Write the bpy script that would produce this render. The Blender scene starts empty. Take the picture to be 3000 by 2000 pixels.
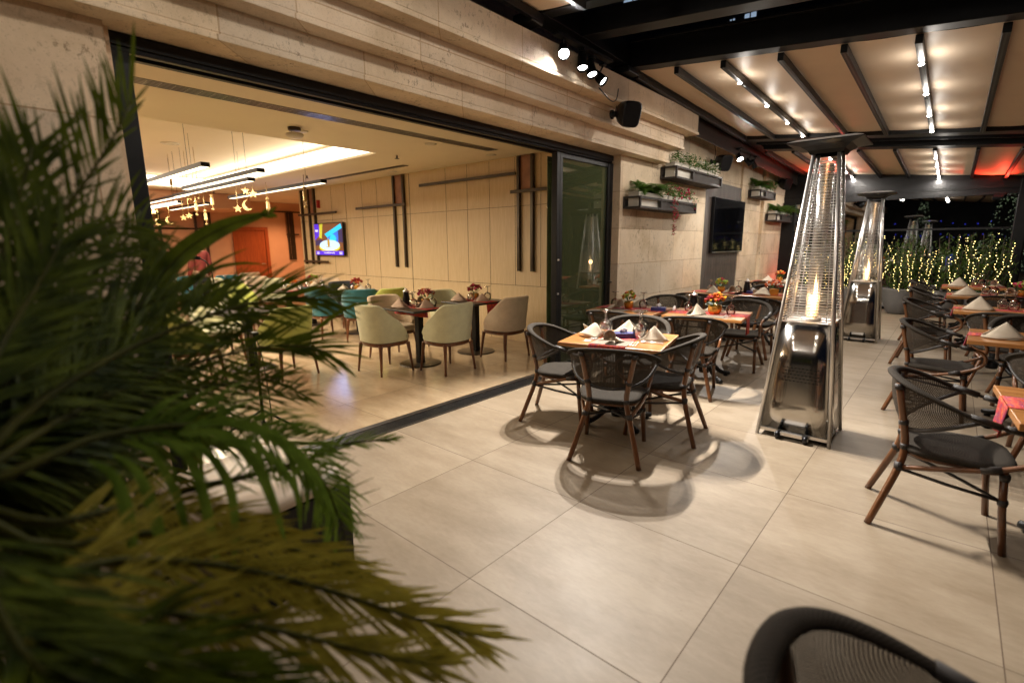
import bpy, math, random
from mathutils import Vector, Matrix, noise
random.seed(11)
S = bpy.context.scene
COL = S.collection
PI = math.pi
R = math.radians

# ------------------------------------------------------------------ camera, world, exposure
cam_d = bpy.data.cameras.new('camera'); cam = bpy.data.objects.new('camera', cam_d); COL.objects.link(cam)
S.camera = cam
cam_d.sensor_width = 36.0; cam_d.lens = 1456.0 / 3000 * 36.0
cam_d.clip_start = 0.05; cam_d.clip_end = 500
YAW, PITCH, ROLL = R(41.21), R(11.03), R(-0.44)
fw = Vector((-math.sin(YAW) * math.cos(PITCH), math.cos(YAW) * math.cos(PITCH), -math.sin(PITCH)))
rt = Vector((math.cos(YAW), math.sin(YAW), 0)); up = rt.cross(fw)
rx = rt * math.cos(ROLL) + up * math.sin(ROLL); uy = -rt * math.sin(ROLL) + up * math.cos(ROLL)
cam.matrix_world = Matrix(((rx.x, uy.x, -fw.x, 1.5335), (rx.y, uy.y, -fw.y, -1.4356), (rx.z, uy.z, -fw.z, 1.5438), (0, 0, 0, 1)))
cam_d.dof.use_dof = True; cam_d.dof.focus_distance = 4.3; cam_d.dof.aperture_fstop = 1.45

W = bpy.data.worlds.new('World'); S.world = W; W.use_nodes = True
bg = W.node_tree.nodes['Background']; bg.inputs[0].default_value = (0.010, 0.014, 0.030, 1); bg.inputs[1].default_value = 0.25
S.view_settings.view_transform = 'Standard'; S.view_settings.look = 'None'
S.view_settings.exposure = 0.25; S.view_settings.gamma = 1.0
S.cycles.use_denoising = True
S.cycles.max_bounces = 7; S.cycles.diffuse_bounces = 4; S.cycles.glossy_bounces = 4
S.cycles.transmission_bounces = 6; S.cycles.transparent_max_bounces = 16
S.cycles.sample_clamp_indirect = 4.0; S.cycles.caustics_reflective = False; S.cycles.caustics_refractive = False

# ------------------------------------------------------------------ materials
MATS = {}
def nt(name):
    m = bpy.data.materials.new(name); m.use_nodes = True
    t = m.node_tree; b = t.nodes['Principled BSDF']; MATS[name] = m
    return m, t, b
def N(t, kind, **k):
    n = t.nodes.new(kind)
    for a, v in k.items(): setattr(n, a, v)
    return n
def L(t, a, b): t.links.new(a, b)
def pos(t, scale=(1, 1, 1), obj=False):
    if obj:
        c = N(t, 'ShaderNodeTexCoord').outputs['Object']
    else:
        c = N(t, 'ShaderNodeNewGeometry').outputs['Position']
    mp = N(t, 'ShaderNodeMapping'); mp.inputs['Scale'].default_value = scale
    L(t, c, mp.inputs['Vector']); return mp.outputs['Vector']
def ramp(t, src, stops):
    r = N(t, 'ShaderNodeValToRGB'); L(t, src, r.inputs[0])
    e = r.color_ramp.elements
    while len(e) > 1: e.remove(e[-1])
    e[0].position = stops[0][0]; e[0].color = (*stops[0][1], 1)
    for p, c in stops[1:]:
        x = e.new(p); x.color = (*c, 1)
    return r.outputs[0]
def noise_t(t, vec, scale, detail=4, rough=0.55):
    n = N(t, 'ShaderNodeTexNoise'); n.inputs['Scale'].default_value = scale
    n.inputs['Detail'].default_value = detail; n.inputs['Roughness'].default_value = rough
    L(t, vec, n.inputs['Vector']); return n.outputs['Fac']
def mixc(t, fac, a, b, mode='MIX'):
    m = N(t, 'ShaderNodeMix', data_type='RGBA', blend_type=mode)
    for i, v in ((0, fac), (6, a), (7, b)):
        if hasattr(v, 'is_linked') or hasattr(v, 'links'): L(t, v, m.inputs[i])
        elif i == 0: m.inputs[0].default_value = v
        else: m.inputs[i].default_value = (*v, 1)
    return m.outputs[2]
def math_n(t, op, a, b=None):
    m = N(t, 'ShaderNodeMath', operation=op)
    for i, v in ((0, a), (1, b)):
        if v is None: continue
        if isinstance(v, (int, float)): m.inputs[i].default_value = v
        else: L(t, v, m.inputs[i])
    return m.outputs[0]
def bump(t, b, h, strength=0.3, dist=0.01):
    n = N(t, 'ShaderNodeBump'); n.inputs['Strength'].default_value = strength; n.inputs['Distance'].default_value = dist
    L(t, h, n.inputs['Height']); L(t, n.outputs[0], b.inputs['Normal'])

def simple(name, c, rough=0.5, metal=0.0, var=0.12, vs=8.0, bmp=0.0, bs=120, spec=0.5, stretch=(1, 1, 1), sheen=0, coat=0):
    m, t, b = nt(name)
    v = pos(t, stretch, obj=True)
    f = noise_t(t, v, vs)
    lo = tuple(x * (1 - var) for x in c); hi = tuple(min(1, x * (1 + var)) for x in c)
    L(t, ramp(t, f, [(0.3, lo), (0.7, hi)]), b.inputs['Base Color'])
    b.inputs['Roughness'].default_value = rough; b.inputs['Metallic'].default_value = metal
    b.inputs['Specular IOR Level'].default_value = spec
    if sheen: b.inputs['Sheen Weight'].default_value = sheen
    if coat: b.inputs['Coat Weight'].default_value = coat
    if bmp: bump(t, b, noise_t(t, v, bs, 2), bmp, 0.004)
    return m
def emit(name, c, s, sample=True):
    m, t, b = nt(name)
    b.inputs['Base Color'].default_value = (*c, 1)
    b.inputs['Emission Color'].default_value = (*c, 1); b.inputs['Emission Strength'].default_value = s
    if not sample: m.cycles.emission_sampling = 'NONE'
    return m

def tile_floor(name, c1, c2, rough, grout, gloss_var=0.08, origin=(0, 0), spec=0.5):
    m, t, b = nt(name); b.inputs['Specular IOR Level'].default_value = spec
    g = N(t, 'ShaderNodeNewGeometry').outputs['Position']
    sx = N(t, 'ShaderNodeSeparateXYZ'); L(t, g, sx.inputs[0])
    T = 0.93
    def cell(o, off):
        q = math_n(t, 'DIVIDE', math_n(t, 'ADD', o, 50 * T - off), T)
        fr = math_n(t, 'FRACT', q); fl = math_n(t, 'FLOOR', q)
        d = math_n(t, 'ABSOLUTE', math_n(t, 'SUBTRACT', fr, 0.5))
        return fl, math_n(t, 'GREATER_THAN', d, 0.5 - 0.0024)
    fx, gx = cell(sx.outputs[0], origin[0]); fy, gy = cell(sx.outputs[1], origin[1])
    gm = math_n(t, 'MAXIMUM', gx, gy)
    cv = N(t, 'ShaderNodeCombineXYZ'); L(t, fx, cv.inputs[0]); L(t, fy, cv.inputs[1])
    wn = N(t, 'ShaderNodeTexWhiteNoise'); L(t, cv.outputs[0], wn.inputs['Vector'])
    # offset the pattern of each tile
    vm = N(t, 'ShaderNodeVectorMath', operation='MULTIPLY_ADD'); L(t, wn.outputs['Color'], vm.inputs[0])
    vm.inputs[1].default_value = (7, 7, 7); L(t, g, vm.inputs[2])
    mp = N(t, 'ShaderNodeMapping'); mp.inputs['Scale'].default_value = (0.75, 1.9, 1); L(t, vm.outputs[0], mp.inputs[0])
    f = noise_t(t, mp.outputs[0], 2.2, 8, 0.62)
    fine = noise_t(t, mp.outputs[0], 22, 4, 0.7)
    f2 = math_n(t, 'ADD', math_n(t, 'MULTIPLY', f, 0.75), math_n(t, 'MULTIPLY', fine, 0.25))
    col = ramp(t, f2, [(0.36, c1), (0.50, tuple((a + d) / 2 for a, d in zip(c1, c2))), (0.62, c2)])
    tone = math_n(t, 'ADD', math_n(t, 'MULTIPLY', wn.outputs['Value'], 0.14), 0.93)
    tc = N(t, 'ShaderNodeCombineXYZ'); [L(t, tone, tc.inputs[i]) for i in range(3)]
    col = mixc(t, 1.0, col, tc.outputs[0], 'MULTIPLY')
    # scattered small scuffs
    sc = noise_t(t, g, 60, 2, 0.5)
    col = mixc(t, math_n(t, 'MULTIPLY', math_n(t, 'GREATER_THAN', sc, 0.74), 0.35), col, tuple(x * 0.6 for x in c1))
    col = mixc(t, gm, col, grout)
    L(t, col, b.inputs['Base Color'])
    rr = math_n(t, 'ADD', math_n(t, 'MULTIPLY', noise_t(t, g, 3.5, 5, 0.6), gloss_var * 2), rough - gloss_var)
    L(t, math_n(t, 'MAXIMUM', rr, math_n(t, 'MULTIPLY', gm, 0.8)), b.inputs['Roughness'])
    h = math_n(t, 'SUBTRACT', math_n(t, 'MULTIPLY', fine, 0.08), gm)
    bump(t, b, h, 0.25, 0.002)
    return m

def stone(name, row, width, offz=0.0, offy=0.0, joint=0.0055, tint=(1, 1, 1), stag=0.5):
    m, t, b = nt(name)
    g = N(t, 'ShaderNodeNewGeometry').outputs['Position']
    sx = N(t, 'ShaderNodeSeparateXYZ'); L(t, g, sx.inputs[0])
    u = math_n(t, 'ADD', math_n(t, 'ADD', sx.outputs[0], sx.outputs[1]), offy)
    w = math_n(t, 'ADD', sx.outputs[2], offz)
    cv = N(t, 'ShaderNodeCombineXYZ'); L(t, u, cv.inputs[0]); L(t, w, cv.inputs[1])
    br = N(t, 'ShaderNodeTexBrick'); L(t, cv.outputs[0], br.inputs['Vector'])
    br.offset = stag
    br.inputs['Scale'].default_value = 1.0; br.inputs['Mortar Size'].default_value = joint; br.inputs['Mortar Smooth'].default_value = 0.2
    br.inputs['Brick Width'].default_value = width; br.inputs['Row Height'].default_value = row
    br.inputs['Color1'].default_value = (0.88, 0.88, 0.90, 1); br.inputs['Color2'].default_value = (1.07, 1.04, 1.0, 1)
    br.inputs['Mortar'].default_value = (0.70, 0.62, 0.54, 1); br.inputs['Bias'].default_value = 0.0
    f = noise_t(t, g, 1.8, 7, 0.6)
    c = ramp(t, f, [(0.30, tuple(x * y for x, y in zip((0.58, 0.46, 0.305), tint))), (0.5, tuple(x * y for x, y in zip((0.75, 0.62, 0.45), tint))), (0.72, tuple(x * y for x, y in zip((0.80, 0.69, 0.53), tint)))])
    mp = N(t, 'ShaderNodeMapping'); mp.inputs['Scale'].default_value = (1, 1, 0.7); L(t, g, mp.inputs[0])
    sp = noise_t(t, mp.outputs[0], 26, 6, 0.75)
    pit = N(t, 'ShaderNodeMapRange'); pit.inputs[1].default_value = 0.55; pit.inputs[2].default_value = 0.62; L(t, sp, pit.inputs[0])
    zone = N(t, 'ShaderNodeMapRange'); zone.inputs[1].default_value = 0.45; zone.inputs[2].default_value = 0.65; L(t, noise_t(t, g, 2.6, 3), zone.inputs[0])
    pf = math_n(t, 'MULTIPLY', math_n(t, 'MULTIPLY', pit.outputs[0], math_n(t, 'ADD', zone.outputs[0], 0.22)), 0.58)
    c = mixc(t, pf, c, (0.17, 0.11, 0.06))
    st2 = N(t, 'ShaderNodeMapRange'); st2.inputs[1].default_value = 0.50; st2.inputs[2].default_value = 0.75; L(t, noise_t(t, g, 1.1, 8, 0.68), st2.inputs[0])
    c = mixc(t, math_n(t, 'MULTIPLY', st2.outputs[0], 0.24), c, (0.30, 0.20, 0.09))
    c = mixc(t, math_n(t, 'MULTIPLY', math_n(t, 'GREATER_THAN', noise_t(t, g, 90, 2, 0.6), 0.62), 0.18), c, (0.2, 0.15, 0.1))
    c = mixc(t, 1.0, c, br.outputs['Color'], 'MULTIPLY')
    L(t, c, b.inputs['Base Color']); b.inputs['Roughness'].default_value = 0.72; b.inputs['Specular IOR Level'].default_value = 0.3
    h = math_n(t, 'SUBTRACT', math_n(t, 'MULTIPLY', noise_t(t, g, 60, 4, 0.7), 0.3), math_n(t, 'ADD', math_n(t, 'MULTIPLY', br.outputs['Fac'], 1.2), math_n(t, 'MULTIPLY', pf, 0.8)))
    bump(t, b, h, 0.5, 0.004)
    return m

def wood(name, c1, c2, scale=3, axis=0, rough=0.4, obj=True, streak=14, coat=0.0):
    m, t, b = nt(name)
    st = [streak, streak, streak]; st[axis] = 1.0
    v = pos(t, tuple(st), obj=obj)
    f = noise_t(t, v, scale, 6, 0.6)
    L(t, ramp(t, f, [(0.32, c1), (0.66, c2)]), b.inputs['Base Color'])
    b.inputs['Roughness'].default_value = rough; b.inputs['Coat Weight'].default_value = coat
    bump(t, b, f, 0.15, 0.002)
    return m

def weave(name, c1, c2, scale, holes, rough=0.5):
    m, t, b = nt(name)
    tc = N(t, 'ShaderNodeUVMap').outputs[0]
    mp = N(t, 'ShaderNodeMapping'); mp.inputs['Scale'].default_value = (scale, scale, scale); L(t, tc, mp.inputs[0])
    ck = N(t, 'ShaderNodeTexChecker'); ck.inputs['Scale'].default_value = 1.0; L(t, mp.outputs[0], ck.inputs[0])
    f = noise_t(t, pos(t, obj=True), 30, 3)
    c = mixc(t, ck.outputs['Fac'], c1, c2)
    c = mixc(t, math_n(t, 'MULTIPLY', f, 0.3), c, (0.0, 0.0, 0.0))
    L(t, c, b.inputs['Base Color']); b.inputs['Roughness'].default_value = rough; b.inputs['Specular IOR Level'].default_value = 0.10
    bump(t, b, ck.outputs['Fac'], 0.5, 0.001)
    if holes:
        sx = N(t, 'ShaderNodeSeparateXYZ'); L(t, mp.outputs[0], sx.inputs[0])
        a = math_n(t, 'ABSOLUTE', math_n(t, 'SUBTRACT', math_n(t, 'FRACT', sx.outputs[0]), 0.5))
        d = math_n(t, 'ABSOLUTE', math_n(t, 'SUBTRACT', math_n(t, 'FRACT', sx.outputs[1]), 0.5))
        hole = math_n(t, 'LESS_THAN', math_n(t, 'MAXIMUM', a, d), holes)
        L(t, math_n(t, 'SUBTRACT', 1.0, hole), b.inputs['Alpha'])
    return m

def glassy(name, tint, refl=0.12, rough=0.0, c=(1, 1, 1)):
    m, t, b = nt(name)
    t.nodes.remove(b); out = t.nodes['Material Output']
    tr = N(t, 'ShaderNodeBsdfTransparent'); tr.inputs[0].default_value = (*tint, 1)
    gl = N(t, 'ShaderNodeBsdfGlossy'); gl.inputs['Roughness'].default_value = rough; gl.inputs['Color'].default_value = (*c, 1)
    fr = N(t, 'ShaderNodeFresnel'); fr.inputs[0].default_value = 1.5
    f = math_n(t, 'MINIMUM', math_n(t, 'ADD', math_n(t, 'MULTIPLY', fr.outputs[0], 1.3), refl), 1.0)
    mx = N(t, 'ShaderNodeMixShader'); L(t, f, mx.inputs[0]); L(t, tr.outputs[0], mx.inputs[1]); L(t, gl.outputs[0], mx.inputs[2])
    L(t, mx.outputs[0], out.inputs[0]); return m

def leaf_mat(name, c1, c2, rough=0.35, scale=6, spec=0.4):
    m, t, b = nt(name)
    f = noise_t(t, pos(t), scale, 3)
    L(t, ramp(t, f, [(0.35, c1), (0.65, c2)]), b.inputs['Base Color'])
    b.inputs['Roughness'].default_value = rough
    b.inputs['Specular IOR Level'].default_value = spec
    # thin leaf: let a little light through
    out = t.nodes['Material Output']; tl = N(t, 'ShaderNodeBsdfTranslucent')
    tl.inputs[0].default_value = (*[min(1, x * 1.6) for x in c2], 1)
    mx = N(t, 'ShaderNodeMixShader'); mx.inputs[0].default_value = 0.25
    L(t, b.outputs[0], mx.inputs[1]); L(t, tl.outputs[0], mx.inputs[2]); L(t, mx.outputs[0], out.inputs[0])
    return m

def painted_reflection_glass(name, tint, dcol, dfac, refl):
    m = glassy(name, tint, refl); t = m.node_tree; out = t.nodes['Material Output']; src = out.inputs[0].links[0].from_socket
    df = N(t, 'ShaderNodeBsdfDiffuse'); df.inputs[0].default_value = (*dcol, 1)  # diffuse layer paints a reflection tint into the pane, no dust meant
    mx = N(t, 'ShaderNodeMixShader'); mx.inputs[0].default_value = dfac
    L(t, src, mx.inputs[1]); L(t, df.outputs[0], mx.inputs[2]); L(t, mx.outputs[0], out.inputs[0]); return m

tile_floor('terrace_tile', (0.190, 0.143, 0.095), (0.270, 0.216, 0.154), 0.5, (0.09, 0.06, 0.04), spec=0.28)
tile_floor('indoor_tile', (0.38, 0.275, 0.17), (0.53, 0.41, 0.27), 0.16, (0.07, 0.04, 0.02), 0.05, origin=(-2.83 + 3 * 0.93, 0.10))
stone('stone_wall', 0.475, 0.86, offz=-1.27 + 0.475 * 4, offy=0.2)
stone('stone_band1', 4.0, 0.93, offz=1.0, offy=0.05, stag=0.0)
stone('stone_band2', 4.0, 0.93, offz=1.0, offy=0.45, stag=0.0, tint=(1.0, 1.0, 1.02))
stone('stone_band3', 4.0, 0.93, offz=1.0, offy=0.25, stag=0.0, tint=(0.98, 0.97, 0.95))
stone('stone_pier', 0.52, 0.95, offz=0.4, offy=0.3, tint=(0.95, 0.93, 0.93))
simple('black_metal', (0.006, 0.0065, 0.007), 0.45, 0.0, 0.3, spec=0.3)
simple('black_gloss', (0.007, 0.007, 0.008), 0.28, 0.0, 0.2, spec=0.35)
simple('dark_grille', (0.035, 0.036, 0.04), 0.35, 0.8, 0.2)
simple('steel_bar', (0.42, 0.44, 0.46), 0.28, 1.0, 0.1)
simple('rail_dark', (0.028, 0.024, 0.022), 0.4, 0.3, 0.2)
simple('fascia_brown', (0.055, 0.042, 0.035), 0.35, 0.2, 0.2)
simple('plaster', (0.62, 0.52, 0.37), 0.75, 0, 0.05, 2)
simple('plaster_orange', (0.58, 0.33, 0.20), 0.75, 0, 0.06, 2)
simple('ceiling_white', (0.72, 0.64, 0.50), 0.8, 0, 0.03, 1.5)
wood('veneer', (0.53, 0.39, 0.22), (0.64, 0.50, 0.31), 4, 2, 0.45, False, 26)
wood('door_orange', (0.24, 0.05, 0.016), (0.36, 0.085, 0.025), 4, 2, 0.3, False, 12)
simple('bronze_bar', (0.055, 0.040, 0.025), 0.35, 0.6, 0.2)
simple('copper_panel', (0.28, 0.13, 0.07), 0.45, 0.2, 0.25, 5)
m = simple('awning_fabric', (0.80, 0.655, 0.50), 0.50, 0, 0.03, 3, 0.05, 400, spec=0.22)
wood('table_top', (0.27, 0.10, 0.026), (0.45, 0.20, 0.06), 3, 0, 0.28, True, 10, 0.3)
wood('bamboo', (0.065, 0.024, 0.009), (0.19, 0.075, 0.027), 3, 2, 0.3, True, 3, 0.4)
simple('binding', (0.025, 0.02, 0.018), 0.45, 0, 0.3, 60, 0.6, 300)
weave('chair_weave', (0.024, 0.020, 0.016), (0.058, 0.048, 0.038), 150, 0, 0.8)
weave('chair_mesh', (0.045, 0.036, 0.028), (0.085, 0.07, 0.055), 160, 0.22, 0.65)
simple('cast_iron', (0.010, 0.010, 0.010), 0.42, 0.4, 0.2)
simple('walnut', (0.13, 0.045, 0.018), 0.3, 0, 0.35, 4, coat=0.3, stretch=(8, 8, 1))
for n_, c_ in (('fabric_green', (0.58, 0.57, 0.37)), ('fabric_beige', (0.60, 0.47, 0.33)), ('fabric_teal', (0.03, 0.13, 0.155)), ('fabric_lime', (0.42, 0.46, 0.11)), ('fabric_dark', (0.03, 0.035, 0.045))):
    simple(n_, c_, 0.8, 0, 0.07, 12, 0.3, 500, spec=0.2, sheen=0.3)
simple('napkin', (0.47, 0.40, 0.31), 0.85, 0, 0.06, 14, 0.25, 500, spec=0.1)
simple('napkin_pink', (0.52, 0.38, 0.29), 0.85, 0, 0.06, 14, 0.25, 500, spec=0.1)
simple('placemat', (0.19, 0.15, 0.11), 0.8, 0, 0.15, 80)
simple('white_ceramic', (0.75, 0.73, 0.70), 0.2, 0, 0.03)
simple('white_plastic', (0.62, 0.58, 0.50), 0.45, 0, 0.05)
simple('brushed_gold', (0.42, 0.29, 0.12), 0.5, 0.5, 0.2)
simple('planter_wood', (0.030, 0.023, 0.019), 0.6, 0, 0.4, 6, 0.3, 80, stretch=(1, 6, 6))
simple('pot_grey', (0.13, 0.125, 0.12), 0.6, 0, 0.12, 5)
simple('soil', (0.03, 0.02, 0.012), 0.95, 0, 0.4, 40, 0.8, 60)
simple('screen_black', (0.004, 0.004, 0.005), 0.06, 0, 0.1)
wood('tv_panel', (0.045, 0.036, 0.031), (0.13, 0.105, 0.09), 3, 2, 0.6, True, 16)
simple('tissue_blue', (0.025, 0.03, 0.14), 0.4, 0, 0.1)
simple('paper_white', (0.8, 0.8, 0.8), 0.8, 0, 0.03)
simple('cream_leather', (0.60, 0.49, 0.38), 0.45, 0, 0.05, 5)
simple('skin', (0.42, 0.24, 0.16), 0.5, 0, 0.05)
simple('hair', (0.015, 0.01, 0.008), 0.5, 0, 0.2)
simple('maroon_cloth', (0.16, 0.02, 0.015), 0.8, 0, 0.1)
simple('black_cloth', (0.008, 0.008, 0.010), 0.8, 0, 0.2)
simple('cable_black', (0.012, 0.012, 0.012), 0.5, 0, 0.1)
for n_, c_ in (('bloom_red', (0.35, 0.015, 0.02)), ('bloom_orange', (0.72, 0.16, 0.02)), ('bloom_yellow', (0.75, 0.42, 0.03)), ('bloom_lime', (0.32, 0.42, 0.05)), ('bloom_magenta', (0.55, 0.02, 0.09)), ('bloom_white', (0.8, 0.76, 0.66)), ('bloom_pink', (0.7, 0.33, 0.2))):
    simple(n_, c_, 0.6, 0, 0.25, 60)
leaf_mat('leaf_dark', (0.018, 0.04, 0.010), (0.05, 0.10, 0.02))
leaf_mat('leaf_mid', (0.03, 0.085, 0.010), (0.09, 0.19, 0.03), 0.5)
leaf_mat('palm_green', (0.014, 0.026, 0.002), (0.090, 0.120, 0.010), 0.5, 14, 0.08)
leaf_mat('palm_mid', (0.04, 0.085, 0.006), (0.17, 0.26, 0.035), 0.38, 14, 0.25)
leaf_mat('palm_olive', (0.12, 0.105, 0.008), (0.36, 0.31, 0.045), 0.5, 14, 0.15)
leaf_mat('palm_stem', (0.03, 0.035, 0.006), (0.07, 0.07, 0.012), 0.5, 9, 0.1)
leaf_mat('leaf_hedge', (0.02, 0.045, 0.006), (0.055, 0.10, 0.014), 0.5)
simple('bark', (0.06, 0.045, 0.03), 0.9, 0, 0.4, 12, 0.8, 40)
glassy('goblet_glass', (0.90, 0.92, 0.93), 0.16, 0.03)
glassy('tube_glass', (0.80, 0.78, 0.75), 0.22, 0.25)
painted_reflection_glass('door_glass', (0.76, 0.83, 0.66), (0.20, 0.24, 0.12), 0.22, 0.12)  # green diffuse share stands in for greenish reflections on the folded panes
glassy('facade_glass', (0.42, 0.45, 0.48), 0.22, 0.0)
m, t, b = nt('brass_glass'); b.inputs['Base Color'].default_value = (0.75, 0.34, 0.06, 1); b.inputs['Metallic'].default_value = 0.6; b.inputs['Roughness'].default_value = 0.25
# stainless sheet with soft waves
m, t, b = nt('stainless')
v = pos(t, (1, 1, 1))
b.inputs['Base Color'].default_value = (0.52, 0.50, 0.47, 1); b.inputs['Metallic'].default_value = 1.0; b.inputs['Roughness'].default_value = 0.15
bump(t, b, noise_t(t, v, 2.0, 2, 0.4), 0.09, 0.05)
simple('bright_steel', (0.70, 0.68, 0.66), 0.32, 0.85, 0.08)
# runner textile
m, t, b = nt('runner_cloth')
v = pos(t, (1, 1, 1), obj=True)
vo = N(t, 'ShaderNodeTexVoronoi'); vo.inputs['Scale'].default_value = 34; L(t, v, vo.inputs['Vector'])
wv = N(t, 'ShaderNodeTexWave'); wv.inputs['Scale'].default_value = 9; wv.inputs['Distortion'].default_value = 8; wv.inputs['Detail'].default_value = 2; L(t, v, wv.inputs['Vector'])
c = ramp(t, vo.outputs['Distance'], [(0.12, (0.55, 0.30, 0.06)), (0.28, (0.46, 0.045, 0.012)), (0.5, (0.38, 0.02, 0.015)), (0.75, (0.07, 0.015, 0.10))])
c2 = ramp(t, wv.outputs['Fac'], [(0.3, (0.46, 0.03, 0.015)), (0.5, (0.58, 0.20, 0.03)), (0.7, (0.30, 0.015, 0.03))])
L(t, mixc(t, 0.5, c, c2), b.inputs['Base Color']); b.inputs['Roughness'].default_value = 0.85
emit('led_white', (1.0, 0.93, 0.82), 30, False)
emit('spot_lens', (1.0, 0.97, 0.93), 14, False)
emit('flood_lens', (1.0, 0.98, 0.95), 260, False)
emit('string_bulb', (1.0, 0.76, 0.26), 7, False)
emit('blue_bulb', (0.05, 0.07, 1.0), 2.2, False)
emit('tree_bulb', (0.75, 0.85, 0.45), 1.0, False)
emit('cove_white', (1.0, 0.91, 0.76), 2.6, False)
emit('pendant_glow', (1.0, 0.90, 0.66), 2.6, False)
emit('window_lit', (0.45, 0.6, 0.8), 0.45, False)
simple('building_dark', (0.03, 0.032, 0.036), 0.8, 0, 0.3, 2)
for n_, c_, s_ in (('scr_purple', (0.07, 0.02, 0.75), 0.9), ('scr_brown', (0.16, 0.06, 0.02), 0.7), ('scr_cyan', (0.01, 0.55, 0.95), 1.0), ('scr_blue', (0.03, 0.16, 0.85), 0.9), ('scr_pale', (0.45, 0.68, 1.0), 1.0), ('scr_yellow', (0.55, 0.55, 0.04), 0.8), ('scr_dark', (0.03, 0.02, 0.10), 0.8), ('scr_white', (0.85, 0.88, 1.0), 1.0), ('scr_gold', (0.40, 0.28, 0.02), 0.8)):
    emit(n_, c_, s_ * 0.75, False)
# flame
m, t, b = nt('flame')
t.nodes.remove(b); o_ = t.nodes['Material Output']
tcg = N(t, 'ShaderNodeTexCoord').outputs['Object']
sz = N(t, 'ShaderNodeSeparateXYZ'); L(t, tcg, sz.inputs[0])
em = N(t, 'ShaderNodeEmission'); em.inputs[1].default_value = 8
L(t, ramp(t, math_n(t, 'MULTIPLY', sz.outputs[2], 2.2), [(0.0, (1.0, 0.55, 0.22)), (0.3, (1.0, 0.82, 0.5)), (1.0, (1.0, 0.45, 0.12))]), em.inputs[0])
trn = N(t, 'ShaderNodeBsdfTransparent'); lw = N(t, 'ShaderNodeLayerWeight'); lw.inputs[0].default_value = 0.6
mx = N(t, 'ShaderNodeMixShader'); L(t, lw.outputs['Facing'], mx.inputs[0]); L(t, em.outputs[0], mx.inputs[1]); L(t, trn.outputs[0], mx.inputs[2])
L(t, mx.outputs[0], o_.inputs[0]); m.cycles.emission_sampling = 'NONE'

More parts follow.
